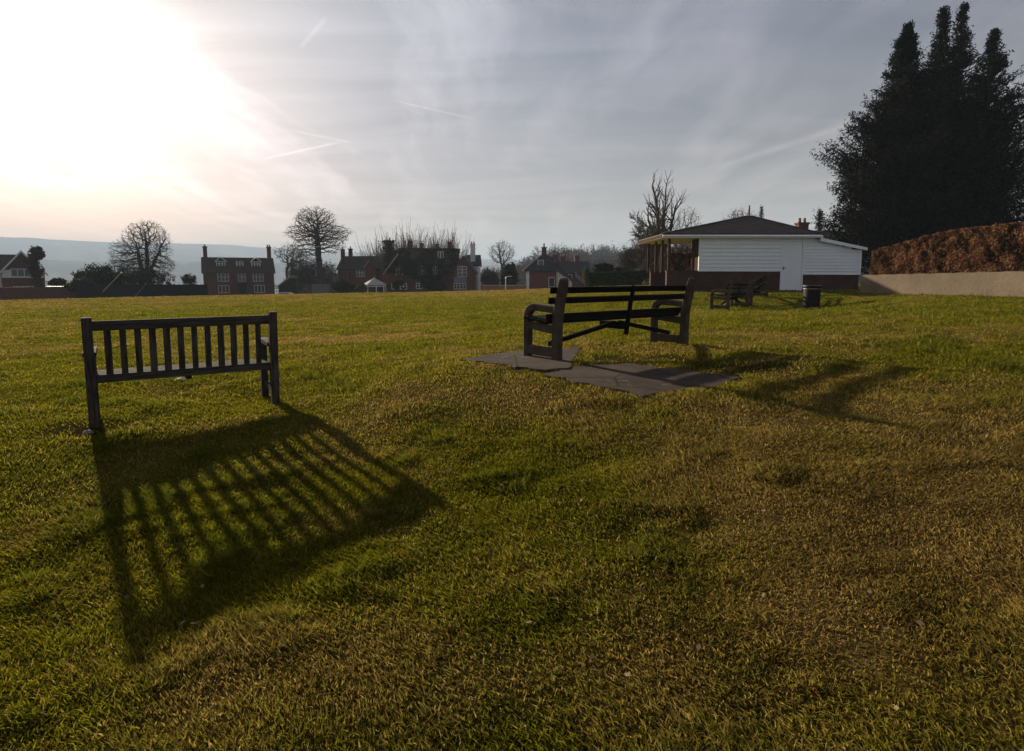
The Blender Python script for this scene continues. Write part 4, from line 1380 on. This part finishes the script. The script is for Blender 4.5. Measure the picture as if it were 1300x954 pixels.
def red_house():
    r, X, Z = house_root('red_boarded_house', 'red weatherboarded house with slate roof and tall brick chimney', 688, 78)
    D = 6.5; x0, x1 = X(669), X(706.5); ze, zr = Z(342), Z(321.5)
    mb = MB(); mb.box(x0 + .05, x1 - .05, .05, D, -3, ze); mb.build('wall', M['brick_dark'], r)
    mb = MB(); nb = 18; z0 = Z(367); hh = (ze - .12 - z0) / nb
    for k in range(nb):
        a = z0 + k * hh; mb.prism([(-.02, a), (.02, a + hh), (.05, a + hh), (.05, a)], 'x', x0 + .3, x1 - .02)
    mb.build('cladding', M['red_board'], r)
    mb = MB(); mb.box(x0 - .02, x0 + .3, -.04, .05, -2.5, ze - .12); mb.build('corner_board', M['white'], r)
    mb = MB(); mb.box(x0 - .25, x1 + .05, -.12, -.045, ze - .26, ze - .1); mb.build('fascia', M['fence_grey'], r)
    # roof: hipped at the left
    mb = MB(); th = .12; a, b = x0 - .45, x1 + .1; rx = X(690)
    top = [(a, -.4, ze - .12), (b, -.4, ze - .12), (b, D + .3, ze - .12), (a, D + .3, ze - .12), (rx, D / 2, zr), (b, D / 2, zr - .5)]
    bot = [(p[0], p[1], p[2] - th) for p in top]
    mb.add(top + bot, [(0, 1, 5, 4), (2, 3, 4, 5), (3, 0, 4), (1, 2, 5), (7, 6, 10, 11), (9, 8, 11, 10), (6, 9, 10), (8, 7, 11), (0, 6, 7, 1), (1, 7, 8, 2), (2, 8, 9, 3), (3, 9, 6, 0)])
    rf = mb.build('roof', M['slate'], r)
    chimney(rf, X(692), D / 2 - .2, zr - 1.2, Z(314), .62, .6, 'brick_dark', 1, .5)
    yq = .9; mb = MB(); mb.box(X(682.5), X(691), yq, D / 2, Z(339.5), Z(330.5)); dm = mb.build('dormer', M['slate'], r)
    window(dm, X(686.8), Z(339.3), .8, Z(330) - Z(339.3), yq, 1, 1)
    window(r, X(700.5), Z(364), .85, Z(352.5) - Z(364), -.02, 1, 1)
    # catslide wing
    c1 = X(726.5)
    mb = MB(); mb.prism([(x1 + .02, -2.5), (c1, -2.5), (c1, Z(359)), (x1 + .02, Z(344))], 'y', .3, .5); mb.build('side_wall', M['render_white'], r)
    mb = MB(); mb.prism([(X(704.5), Z(331)), (c1 + .35, Z(358.5)), (c1 + .35, Z(361)), (X(708), Z(342)), (X(704.5), Z(336))], 'y', .1, .299); mb.prism([(X(704.5), Z(330.5)), (c1 + .35, Z(358)), (c1 + .35, Z(359)), (X(704.5), Z(332.5))], 'y', .31, 5.0)
    mb.build('catslide_roof', M['tile'], r)


red_house()


def slate_house():
    r, X, Z = house_root('slate_roofed_house', 'dark slate roofed house with two chimneys behind the red boarded house', 724, 90)
    D = 6.5; x0, x1 = X(702), X(749); ze, zr = Z(346), Z(331.5)
    mb = MB(); gable_wall(mb, x0, x1, 0, D, -3, ze, zr); mb.build('wall', M['brick_dark'], r)
    rf = gable_roof(r, x0, x1, 0, D, ze, zr, 'slate', 'x', .2)
    chimney(rf, X(716.5), D / 2, zr - .6, Z(326), .8, .6, 'brick_dark', 3, .35); chimney(rf, X(735), D / 2, zr - .6, Z(325), .7, .6, 'brick_dark', 2, .35)
    chimney(rf, X(698.5) + .9, D / 2 + .3, zr - .8, Z(324), .8, .6, 'brick_dark', 2, .35)
    mb = MB(); mb.prism([(X(730), Z(345)), (X(741), Z(356)), (X(741), Z(361)), (X(730), Z(352))], 'y', -.3, -.1); mb.build('side_wall', M['grey_board'], r)
    window(r, X(722), Z(357), 1., 1., 0, 2, 1)


slate_house()


def back_house():
    r, X, Z = house_root('brick_chimneyed_house', 'house behind the hut showing only brown roof and tall brick chimneys', 1040, 44)
    D = 6; x0, x1 = X(1008), X(1085)
    mb = MB(); gable_wall(mb, x0, x1, 0, D, -1, Z(303), Z(289)); mb.build('wall', M['brick_dark'], r)
    rf = gable_roof(r, x0, x1, 0, D, Z(303), Z(289), 'tile', 'x', .3)
    chimney(rf, X(1033), D / 2 - .8, Z(297), Z(282), .75, .6, 'brick_red', 2, .34)


back_house()

# small shed with tan roof next to the cottage, car and fences
r, X, Z = house_root('garden_shed', 'small dark shed with sunlit tan sloping roof beside the brick cottage', 361, 84, cat='shed')
mb = MB(); mb.prism([(X(353), -1), (X(369), -1), (X(369), Z(354.5)), (X(353), Z(365))], 'y', 0, 2.2); mb.build('wall', M['fence_dark'], r)
mb = MB(); mb.prism([(X(352.5), Z(364.8)), (X(369.5), Z(352.5)), (X(369.5), Z(350.5)), (X(352.5), Z(362.8))], 'y', -.25, 2.4); mb.build('roof', M['tan_panel'], r)


def car(label, u, Y, rz):
    p = P(u, 351, Y); z = gz(p.x, Y)
    r = thing('parked_car', label, 'car', (p.x, Y, z), rz)
    side = [(-1.95, .35), (-1.9, .75), (-1.5, .9), (-.75, .98), (-.2, 1.42), (1.1, 1.45), (1.75, .98), (1.95, .85), (1.97, .35)]
    mb = MB(); mb.prism(side, 'y', -.8, .8); mb.build('body', M['car'], r, .06)
    for y in (-.805, .805):
        mb = MB(); mb.prism([(-.6, .98), (-.15, 1.34), (1.05, 1.37), (1.5, .99)], 'y', min(y, y * .995), max(y, y * .995)); mb.build('window', M['glass'], r)
    mb = MB(); mb.hexa([(-.79, -.68, .985), (-.79, .68, .985), (-.76, .68, .97), (-.76, -.68, .97), (-.27, -.62, 1.4), (-.27, .62, 1.4), (-.24, .62, 1.38), (-.24, -.62, 1.38)]); mb.build('windscreen', M['glass'], r)
    for x in (-1.2, 1.25):
        for y in (-.72, .72):
            mb = MB(); mb.tube([(x, y - .1, .31), (x, y + .1, .31)], [.31, .31], 16); w = mb.build('wheel', M['rubber'], r)
    return r


car('pale parked car by the tan roofed shed beside the cottage', 357, 80, .15)
car('pale parked car on the lane left of the red boarded house', 637, 82, .1)


def fence(name, label, u0, u1, vtop, Y, mat, cat='fence', post=2.0, Y1=None, thick=.06):
    Y1 = Y1 or Y
    a = P(u0, vtop, Y); b = P(u1, vtop, Y1)
    root = thing(name, label, cat, (a.x, a.y, 0))
    L = math.hypot(b.x - a.x, b.y - a.y); n = max(2, int(L / post))
    dx, dy = (b.x - a.x), (b.y - a.y)
    mb = MB()
    m = int(L / .15)
    for k in range(m):
        t0, t1 = k / m, (k + .93) / m
        zt = a.z + (b.z - a.z) * t0 + .02 * math.sin(k * 2.1)
        zg = gz(a.x + dx * t0, a.y + dy * t0) - .2
        mb.hexa([(dx * t0, dy * t0, zg), (dx * t1, dy * t1, zg), (dx * t1, dy * t1 + .02, zg), (dx * t0, dy * t0 + .02, zg), (dx * t0, dy * t0, zt), (dx * t1, dy * t1, zt), (dx * t1, dy * t1 + .02, zt), (dx * t0, dy * t0 + .02, zt)])
    mb.build('board_panel', mat, root)
    for k in range(n + 1):
        t = k / n; zg = gz(a.x + dx * t, a.y + dy * t) - .2; zt = a.z + (b.z - a.z) * t + .06
        mb = MB(); mb.box(dx * t - .05, dx * t + .05, dy * t + .022, dy * t + .12, zg, zt); mb.build('post', mat, root)
    return root


fence('garden_fence', 'long dark board fence behind the field left of the cottage', 96, 262, 361.5, 58, M['fence_dark'], post=2.6)
fence('garden_fence', 'short grey board fence right of the bare oak trunk', 396, 417, 361, 74, M['fence_grey'], post=1.)
# wall at the far left with pale coping
a = P(-60, 365, 62); b = P(98, 365, 62)
mb = MB(); mb.box(a.x, b.x, 62, 62.25, -3, a.z); w = mb.build('garden_wall', M['brick_dark']); tag(w, 'dark brick garden wall with pale coping at the far left field edge', 'wall')
mb = MB(); mb.box(P(58, 365, 62).x, b.x + .05, 61.93, 62.32, a.z + .002, a.z + .1); mb.build('coping', M['lead'], w)
a = P(612, 363, 72); b = P(668, 363, 72)
mb = MB(); mb.box(a.x, b.x, 72, 72.22, -2.5, a.z); w = mb.build('low_wall', M['terracotta']); tag(w, 'low pinkish brick wall along the lane beside the red boarded house', 'wall')
mb = MB(); mb.box(a.x - .03, b.x + .03, 71.95, 72.27, a.z + .002, a.z + .08); mb.build('coping', M['lead'], w)


def street_lamp(u, Y):
    p = P(u, 364, Y); top = P(u, 351, Y).z; zg = gz(p.x, Y)
    r = thing('street_lamp', 'slim pale lamp post with a short arm before the dark round evergreen', 'lamp post', (p.x, Y, zg))
    h = top - zg
    mb = MB(); mb.tube([(0, 0, 0), (0, 0, h * .9), (.08, 0, h * .97), (.3, 0, h)], [.07, .05, .045, .04], 8); mb.build('pole', M['lamp'], r)
    mb = MB(); mb.hexa([(.28, -.09, h - .06), (.72, -.07, h - .04), (.72, .07, h - .04), (.28, .09, h - .06), (.28, -.07, h + .05), (.72, -.05, h + .03), (.72, .05, h + .03), (.28, .07, h + .05)]); mb.build('lamp_head', M['lamp'], r)


street_lamp(642, 68)
# leaning pole and stake at the field edge
for (u0, v0, u1, v1, Y, lab, rr) in ((136, 365, 154, 346.5, 55, 'pale pole leaning over the dark fence with a white tip', .045), (174, 374, 185.5, 360.5, 54, 'thin grey stake leaning against the dark fence', .03)):
    a = P(u0, v0, Y); b = P(u1, v1, Y - .3)
    d = (b - a); a2 = a - d.normalized() * .6
    r = thing('leaning_pole', lab, 'pole', a2)
    mb = MB(); mb.tube([Vector((0, 0, 0)), b - a2], [rr, rr * .8], 8); mb.build('shaft', M['tan_panel'] if rr > .04 else M['fence_grey'], r)
    mb = MB(); e = b - a2; mb.lathe([(0.005, e.z - .07), (.06, e.z - .03), (.075, e.z + .02), (.05, e.z + .07), (.004, e.z + .09)], 10, e.x, e.y); mb.build('tip', M['white'] if rr > .04 else M['fence_grey'], r, smooth=True)

# ------------------------------------------------------------------ far trees, bushes
def lobe(u, v, Y, ru, rv, ry=None):
    p = P(u, v, Y); k = Y / F
    return (p.x, p.y, p.z, ru * k, (ry or ru) * k, rv * k)


q = P(405, 366, 86)
crown_tree('bare_oak', 'bare spreading oak with tall clear trunk right of the brick cottage', q.x, q.y,
           [lobe(400, 281, 86, 27, 18), lobe(383, 296, 86, 20, 12), lobe(426, 297, 86, 20, 13), lobe(404, 300, 86, 30, 16), lobe(383, 316, 86, 18, 12), lobe(423, 313, 86, 16, 11)],
           [[(q.x, q.y, gz(q.x, q.y) - .2), P(405, 335, 86), P(403, 308, 86), P(402, 292, 86)]], 5, n_att=4200, step=.24, kill=.32, rt=.0135)
q = P(180, 366, 72)
crown_tree('bare_tree', 'bare broad many stemmed tree rising behind the dark fence', q.x, q.y,
           [lobe(186, 303, 72, 26, 24), lobe(160, 322, 72, 19, 22), lobe(205, 318, 72, 14, 24), lobe(182, 335, 72, 36, 18)],
           [[(q.x, q.y, gz(q.x, q.y) - .2), P(180, 345, 72), P(175, 318, 72)], [(q.x + .5, q.y + .2, gz(q.x, q.y) - .2), P(187, 342, 72), P(186, 312, 72)], [(q.x + .9, q.y - .2, gz(q.x, q.y) - .2), P(192, 340, 72.3), P(203, 318, 73)]], 8, n_att=4200, step=.22, kill=.30, rt=.0115, droop=.04)
q = P(846, 220, 46)
bare_tree('lopped_tree', 'bare lopped tree with upright limbs just left of the hut roof', P(838, 350, 46).x, 46, q.z, 4.2, .40, CFG_LOPPED, 22, mat='bark_pale', lean=(.05, 0))
q = P(812, 272, 43)
bare_tree('bare_tree', 'thin bare tree with bent trunk left of the lopped tree', P(829, 350, 43).x, 43, q.z, 4.2, .16, CFG_OAK, 31, mat='bark_pale', lean=(-.22, 0))
q = P(872, 262, 49)
crown_tree('bare_tree', 'fine twigged bare tree rising directly behind the hut verandah', q.x, q.y, [lobe(874, 285, 49, 16, 22), lobe(866, 305, 49, 18, 18)], [[(q.x, q.y, .4), P(868, 320, 49)]], 33, 'bark_pale', 1300, .24, .34, 3, .010)
q = P(940, 266, 70)
crown_tree('bare_tree', 'round bare crown peeping over the hut roof left of its finial', q.x, q.y, [lobe(940, 285, 70, 22, 19)], [[(q.x, q.y, 0), P(940, 305, 70)]], 35, 'bark_pale', 1300, .28, .40, 3, .015)
for i, (u, v, lab) in enumerate(((489, 302, 'leftmost fan of pale upright shoots behind the ivy covered house'), (515, 294, 'tallest fan of pale shoots behind the left ridge chimneys'),
                                 (541, 297, 'fan of pale shoots behind the middle of the ridge'), (566, 297, 'rightmost fan of pale shoots behind the ridge end chimney'))):
    q = P(u, v, 112)
    bare_tree('pollard_tree', lab, q.x, q.y, q.z, 3.4, .34, CFG_FAN, 60 + i, mat='bark_pale', group='pollards behind the ivy covered house')
q = P(637, 306, 120); crown_tree('bare_tree', 'rounded bare tree on the skyline right of the white chimney', q.x, q.y, [lobe(637, 321, 120, 18, 15)], [[(q.x, q.y, -3), P(637, 338, 120)]], 71, 'bark_pale', 1000, .4, .6, 4, .02)
q = P(705, 312, 130); bare_tree('bare_tree', 'bare tree showing beside the red house chimney', q.x, q.y, q.z, 5., .3, CFG_BROAD, 73)
q = P(385, 318, 100); crown_tree('bare_tree', 'low wide bare tree behind the shed right of the cottage', q.x - 3., q.y, [lobe(367, 322, 100, 20, 11), lobe(385, 330, 100, 16, 8)], [[(q.x - 3., q.y, -3), P(364, 342, 100)]], 75, 'bark', 900, .36, .55, 3.5, .018)

bush('evergreen_bush', 'dark rounded evergreen bush left of the bare broad tree', [lobe(126, 352, 66, 18, 17), lobe(108, 357, 66, 15, 14), lobe(144, 356, 66, 12, 12)], M['evergreen'], 9000, .11)
bush('laurel_bush', 'lighter green laurel in front of the dark evergreen bush', [lobe(105, 362, 61, 13, 9), lobe(90, 366, 61, 9, 6)], M['hedge_green'], 4500, .09)
bush('garden_shrub', 'small green shrub above the garden wall by the gabled house', [lobe(73, 359, 66, 9, 6)], M['evergreen'], 2600, .09)
bush('climber_tree', 'russet and green leafy tree against the gabled house end', [lobe(47, 322, 74, 8.5, 9, 7), lobe(39, 330, 74, 8, 8, 6), lobe(46, 343, 74, 9, 11, 5), lobe(50, 362, 74, 4, 10, 4)], M['red_leaf'], 7500, .11, 'tree')
bush('brown_thicket', 'brown twiggy thicket under the bare broad tree', [lobe(160, 354, 68, 16, 15), lobe(185, 354, 68, 18, 14), lobe(210, 356, 68, 10, 11)], M['twigs'], 12000, .07, 'shrub')
bush('brown_thicket', 'small brown shrub just left of the cottage', [lobe(240, 356, 66, 9, 8)], M['twigs'], 2500, .07, 'shrub')
bush('brown_thicket', 'tall brown thicket around the foot of the bare oak', [lobe(378, 345, 95, 14, 22), lobe(398, 346, 95, 16, 18), lobe(418, 346, 95, 10, 16)], M['twigs'], 16000, .09, 'shrub')
bush('garden_shrub', 'dark rounded shrub before the brick villa', [lobe(433, 364, 72, 12, 7.5), lobe(445, 366, 72, 8, 5)], M['evergreen'], 4000, .09)
bush('laurel_bush', 'small light green bush left of the conservatory', [lobe(459, 366, 70, 7, 6)], M['bright_leaf'], 2500, .08)
bush('evergreen_bush', 'dark upright round evergreen behind the lamp post', [lobe(646, 352, 76, 11, 16), lobe(648, 342, 76, 8, 7)], M['evergreen'], 8000, .11)
bush('brown_thicket', 'brown bare shrub between white cottage and round evergreen', [lobe(618, 352, 84, 8, 12), lobe(628, 356, 84, 7, 10)], M['twigs'], 6000, .08, 'shrub')
bush('variegated_bush', 'pale leaved bush at the left end of the clipped green hedge', [lobe(745, 350, 47, 5.5, 12), lobe(750, 352, 47, 5, 10)], M['bright_leaf'], 3200, .06)
hedge('clipped_hedge', 'clipped green hedge at the field edge left of the hut', [(P(748, 350, 47).x, 47.), (P(842, 350, 45).x, 45.)], [P(0, 341.5, 46).z - .65] * 2, 1.1, M['hedge_green'], 16000, .075, M['evergreen'])
bush('garden_shrub', 'dark evergreen shrubs rising behind the left end of the clipped hedge', [lobe(766, 341, 50, 12, 7), lobe(790, 344, 50, 9, 5)], M['evergreen'], 4500, .09)
bush('garden_shrub', 'pale green weedy shrub before the clipped hedge near the hut', [lobe(827, 359, 43, 9, 5)], M['bright_leaf'], 1500, .055)
bush('brown_thicket', 'tangled brown thicket behind the clipped hedge left of the hut', [lobe(800, 330, 54, 16, 16), lobe(825, 325, 52, 16, 20), lobe(846, 330, 50, 12, 20), lobe(868, 325, 52, 14, 24)], M['twigs'], 26000, .05, 'shrub')
bush('ivy_stump', 'ivy grown stump under the hut eaves beside the lopped tree', [lobe(838, 335, 45.6, 3, 26)], M['ivy'], 1500, .06)

# ------------------------------------------------------------------ far wood
def woodland():
    protos = []
    for s in range(5):
        rnd = random.Random(200 + s); mb = MB()
        cfg = dict(CFG_BROAD if s % 2 else CFG_OAK); cfg = dict(cfg, levels=3, n=[11, 7, 4], rmin=.05)
        grow(mb, Vector((0, 0, 0)), Vector((0, 0, 1)), 5, .3, 0, cfg, rnd)
        V = np.array(mb.v); V /= V[:, 2].max()
        V[:, :2] *= 1.25
        q = [f for f in mb.f if len(f) == 4]
        protos.append((V, np.array(q)))
    VV, FF, off = [], [], 0
    def put(th, r, h):
        nonlocal off
        x, y = r * math.sin(th), r * math.cos(th)
        V, Fq = protos[int(RNG.integers(0, 5))]
        a = RNG.uniform(0, 6.28); ca, sa = math.cos(a), math.sin(a)
        W = np.c_[(V[:, 0] * ca - V[:, 1] * sa) * h * 1.0 + x, (V[:, 0] * sa + V[:, 1] * ca) * h + y, V[:, 2] * h + gz(x, y) - .3]
        VV.append(W); FF.append(Fq + off); off += len(W)
    for k in range(420):
        th = math.radians(RNG.uniform(-5, 40)); r = RNG.uniform(170, 430)
        put(th, r, RNG.uniform(.75, 1.1) * (3 + r * .036))
    for k in range(110):
        th = math.radians(RNG.uniform(-20.5, -10)); r = RNG.uniform(125, 300)
        put(th, r, RNG.uniform(6, 10))
    for k in range(40):
        th = math.radians(RNG.uniform(-44, -22)); r = RNG.uniform(180, 420)
        put(th, r, RNG.uniform(4, 7))
    V = np.concatenate(VV); q = np.concatenate(FF)
    v = np.repeat(RNG.random(len(V) // 8 + 1), 8)[:len(V)]
    o = np_mesh('woodland', V, [q], M['twigs'], None, np.c_[v, v, v])
    tag(o, 'bare brown winter woodland on the rise beyond the houses', 'woodland', kind='stuff')
    # understorey and twig haze of the same wood
    n = 150000
    th = np.radians(np.where(RNG.random(n) < .72, RNG.uniform(-5, 40, n), RNG.uniform(-20.5, -10, n))); r = RNG.uniform(165, 420, n)
    x, y = r * np.sin(th), r * np.cos(th)
    cl = fbm(th * 60, r / 22, 151, 3)
    z = ground_z(x, y, False) + RNG.random(n) ** .8 * (r / 24) * (.35 + 1.1 * cl)
    m = leaves_mesh('undergrowth', np.c_[x, y, z], np.tile([0, -1., .2], (n, 1)), .30, M['twigs'])
    tag(m, 'massed twigs and undergrowth filling the far wood', 'woodland', kind='stuff')


woodland()

# ------------------------------------------------------------------ air
hz = MB(); hz.box(-6900, 6900, -6900, 6900, -80, 235)
air = hz.build('haze', material('air', lambda t: t.n('ShaderNodeBsdfDiffuse').outputs[0]))
nt = air.data.materials[0].node_tree; nt.nodes.clear()
ou = nt.nodes.new('ShaderNodeOutputMaterial'); pv = nt.nodes.new('ShaderNodeVolumePrincipled')
pv.inputs['Color'].default_value = (.64, .80, 1, 1); pv.inputs['Density'].default_value = .00044; pv.inputs['Anisotropy'].default_value = 0.
nt.links.new(pv.outputs[0], ou.inputs['Volume'])
tag(air, 'pale blue haze in the air over the valley', 'haze', kind='stuff')

# ------------------------------------------------------------------ sky, sun, camera
w = bpy.data.worlds.new('World'); scene.world = w; w.use_nodes = True
nt = w.node_tree; nt.nodes.clear(); t = NT(nt)
sky = t.n('ShaderNodeTexSky', sky_type='NISHITA'); sky.sun_disc = False
sky.sun_elevation = SUN_EL; sky.sun_rotation = math.atan2(SUN.x, SUN.y)
sky.air_density = 1.0; sky.dust_density = .9; sky.ozone_density = 2.0; sky.altitude = 120
dv = t.n('ShaderNodeTexCoord').outputs['Generated']
sep = t.n('ShaderNodeSeparateXYZ', {0: dv})
zc = t.math('ADD', t.math('MAXIMUM', sep.outputs[2], 0.), .10)
plane = t.n('ShaderNodeCombineXYZ', {0: t.math('DIVIDE', sep.outputs[0], zc), 1: t.math('DIVIDE', sep.outputs[1], zc), 2: 0.}).outputs[0]
dsun = t.math('MAXIMUM', t.n('ShaderNodeVectorMath', {0: dv, 1: tuple(SUN)}, operation='DOT_PRODUCT').outputs['Value'], 0.)
# long cirrus streaks + soft veil
warp = t.n('ShaderNodeTexNoise', {'Vector': plane, 'Scale': .55, 'Detail': 3.}).outputs['Color']
pl2 = t.n('ShaderNodeVectorMath', {0: plane, 1: t.n('ShaderNodeVectorMath', {0: warp, 'Scale': .9}, operation='SCALE').outputs[0]}, operation='ADD').outputs[0]
st1 = t.noise(t.map(pl2, (.35, 2.1, 1), (0, 0, .62)), 1.0, 9, .6, .12)
st2 = t.noise(t.map(pl2, (1.8, .4, 1), (0, 0, .25), (3.1, 7.7, 0)), 1.25, 9, .62, .2)
veil = t.noise(plane, .42, 4, .5)
c1 = t.ramp(st1, [(.44, 0.), (.68, 1.)]); c2 = t.ramp(st2, [(.47, 0.), (.72, 1.)]); cv = t.ramp(veil, [(.25, 0.), (.75, 1.)])
lowv = t.ramp(sep.outputs[2], [(.0, 1.), (.12, .95), (.28, .45), (.6, .10)])
cloud = t.math('ADD', t.math('ADD', t.math('MULTIPLY', c1, .26), t.math('MULTIPLY', c2, .52)), t.math('ADD', t.math('MULTIPLY', cv, .25), .16))
cloud = t.math('MULTIPLY', cloud, t.math('ADD', .52, t.math('MULTIPLY', lowv, .72)))
# contrails
for (u0, v0, u1, v1, wd, k) in ((500, 128, 605, 152, .0016, .30), (330, 203, 430, 181, .0026, .40), (380, 62, 415, 22, .005, .16), (905, 215, 1105, 150, .006, .35), (370, 166, 450, 182, .0022, .25)):
    a, b = DIR(u0, v0), DIR(u1, v1); n = a.cross(b).normalized(); m = (a + b).normalized(); half = a.dot(m)
    dn = t.math('ABSOLUTE', t.n('ShaderNodeVectorMath', {0: dv, 1: tuple(n)}, operation='DOT_PRODUCT').outputs['Value'])
    dm = t.n('ShaderNodeVectorMath', {0: dv, 1: tuple(m)}, operation='DOT_PRODUCT').outputs['Value']
    la = t.math('SUBTRACT', 1., t.math('DIVIDE', dn, wd), clamp=True)
    lb = t.n('ShaderNodeMapRange', {0: dm, 1: half, 2: 1 - (1 - half) * .6, 3: 0., 4: 1.}).outputs[0]
    cloud = t.math('ADD', cloud, t.math('MULTIPLY', t.math('MULTIPLY', la, lb), k))
# thin ice cloud scatters forwards: brighter towards the sun
ext = t.ramp(sep.outputs[2], [(.0, .24), (.10, .50), (.24, 1.)])
g1 = t.math('MULTIPLY', t.math('POWER', dsun, 6.), ext); g2 = t.math('MULTIPLY', t.math('POWER', dsun, 42.), ext); g3 = t.math('MULTIPLY', t.math('POWER', dsun, 220.), ext)
lum = t.math('ADD', t.math('ADD', 3.0, t.math('MULTIPLY', g1, 5.0)), t.math('ADD', t.math('MULTIPLY', g2, 1.2), t.math('MULTIPLY', g3, 9.)))
ccol = t.mix(t.math('POWER', dsun, 3.), (.97, .95, .985), (.93, 1.03, 1.14))
cl = t.n('ShaderNodeVectorMath', {0: ccol, 'Scale': t.math('MULTIPLY', cloud, lum)}, operation='SCALE').outputs[0]
sk = t.n('ShaderNodeVectorMath', {0: sky.outputs[0], 'Scale': .40}, operation='SCALE').outputs[0]
glow = t.n('ShaderNodeVectorMath', {0: (.93, 1.05, 1.14), 'Scale': t.math('ADD', t.math('MULTIPLY', g1, 1.25), t.math('ADD', t.math('MULTIPLY', g2, .4), t.math('MULTIPLY', g3, 10.)))}, operation='SCALE').outputs[0]
tot = t.n('ShaderNodeVectorMath', {0: t.n('ShaderNodeVectorMath', {0: sk, 1: cl}, operation='ADD').outputs[0], 1: glow}, operation='ADD').outputs[0]
ds2 = t.math('POWER', dsun, 2.)
tint = t.mix(t.ramp(sep.outputs[2], [(0.04, 0.), (.36, 1.)]), t.mix(ds2, (.85, .56, .37), (1.19, .915, .865)), t.mix(ds2, (.82, .735, .82), (1.24, 1.07, .98)))
tot = t.n('ShaderNodeVectorMath', {0: tot, 1: tint}, operation='MULTIPLY').outputs[0]
bg = t.n('ShaderNodeBackground', {0: tot, 1: .056})
out = t.n('ShaderNodeOutputWorld'); nt.links.new(bg.outputs[0], out.inputs[0])

ld = bpy.data.lights.new('sun', 'SUN'); ld.energy = 5.0; ld.angle = math.radians(.8); ld.color = (1, .86, .66)
lo = bpy.data.objects.new('sun', ld); C.objects.link(lo); lo.rotation_euler = SUN.to_track_quat('Z', 'Y').to_euler(); lo.location = SUN * 50

cd = bpy.data.cameras.new('camera'); cam = bpy.data.objects.new('camera', cd); C.objects.link(cam)
cam.location = (0, 0, EYE); cam.rotation_euler = (math.pi / 2 - PITCH, 0, 0)
cd.sensor_width = 36; cd.sensor_fit = 'HORIZONTAL'; cd.lens = F / 1300 * 36; cd.shift_y = -45 / 1300
cd.clip_start = .05; cd.clip_end = 30000
scene.camera = cam

scene.view_settings.view_transform = 'Standard'
scene.view_settings.look = 'None'
scene.view_settings.exposure = 1.0
scene.view_settings.gamma = 1.0
scene.render.engine = 'CYCLES'
cy = scene.cycles
cy.max_bounces = 6; cy.diffuse_bounces = 3; cy.glossy_bounces = 2; cy.transmission_bounces = 3; cy.transparent_max_bounces = 6; cy.volume_bounces = 1
cy.sample_clamp_indirect = 6
cy.use_denoising = True
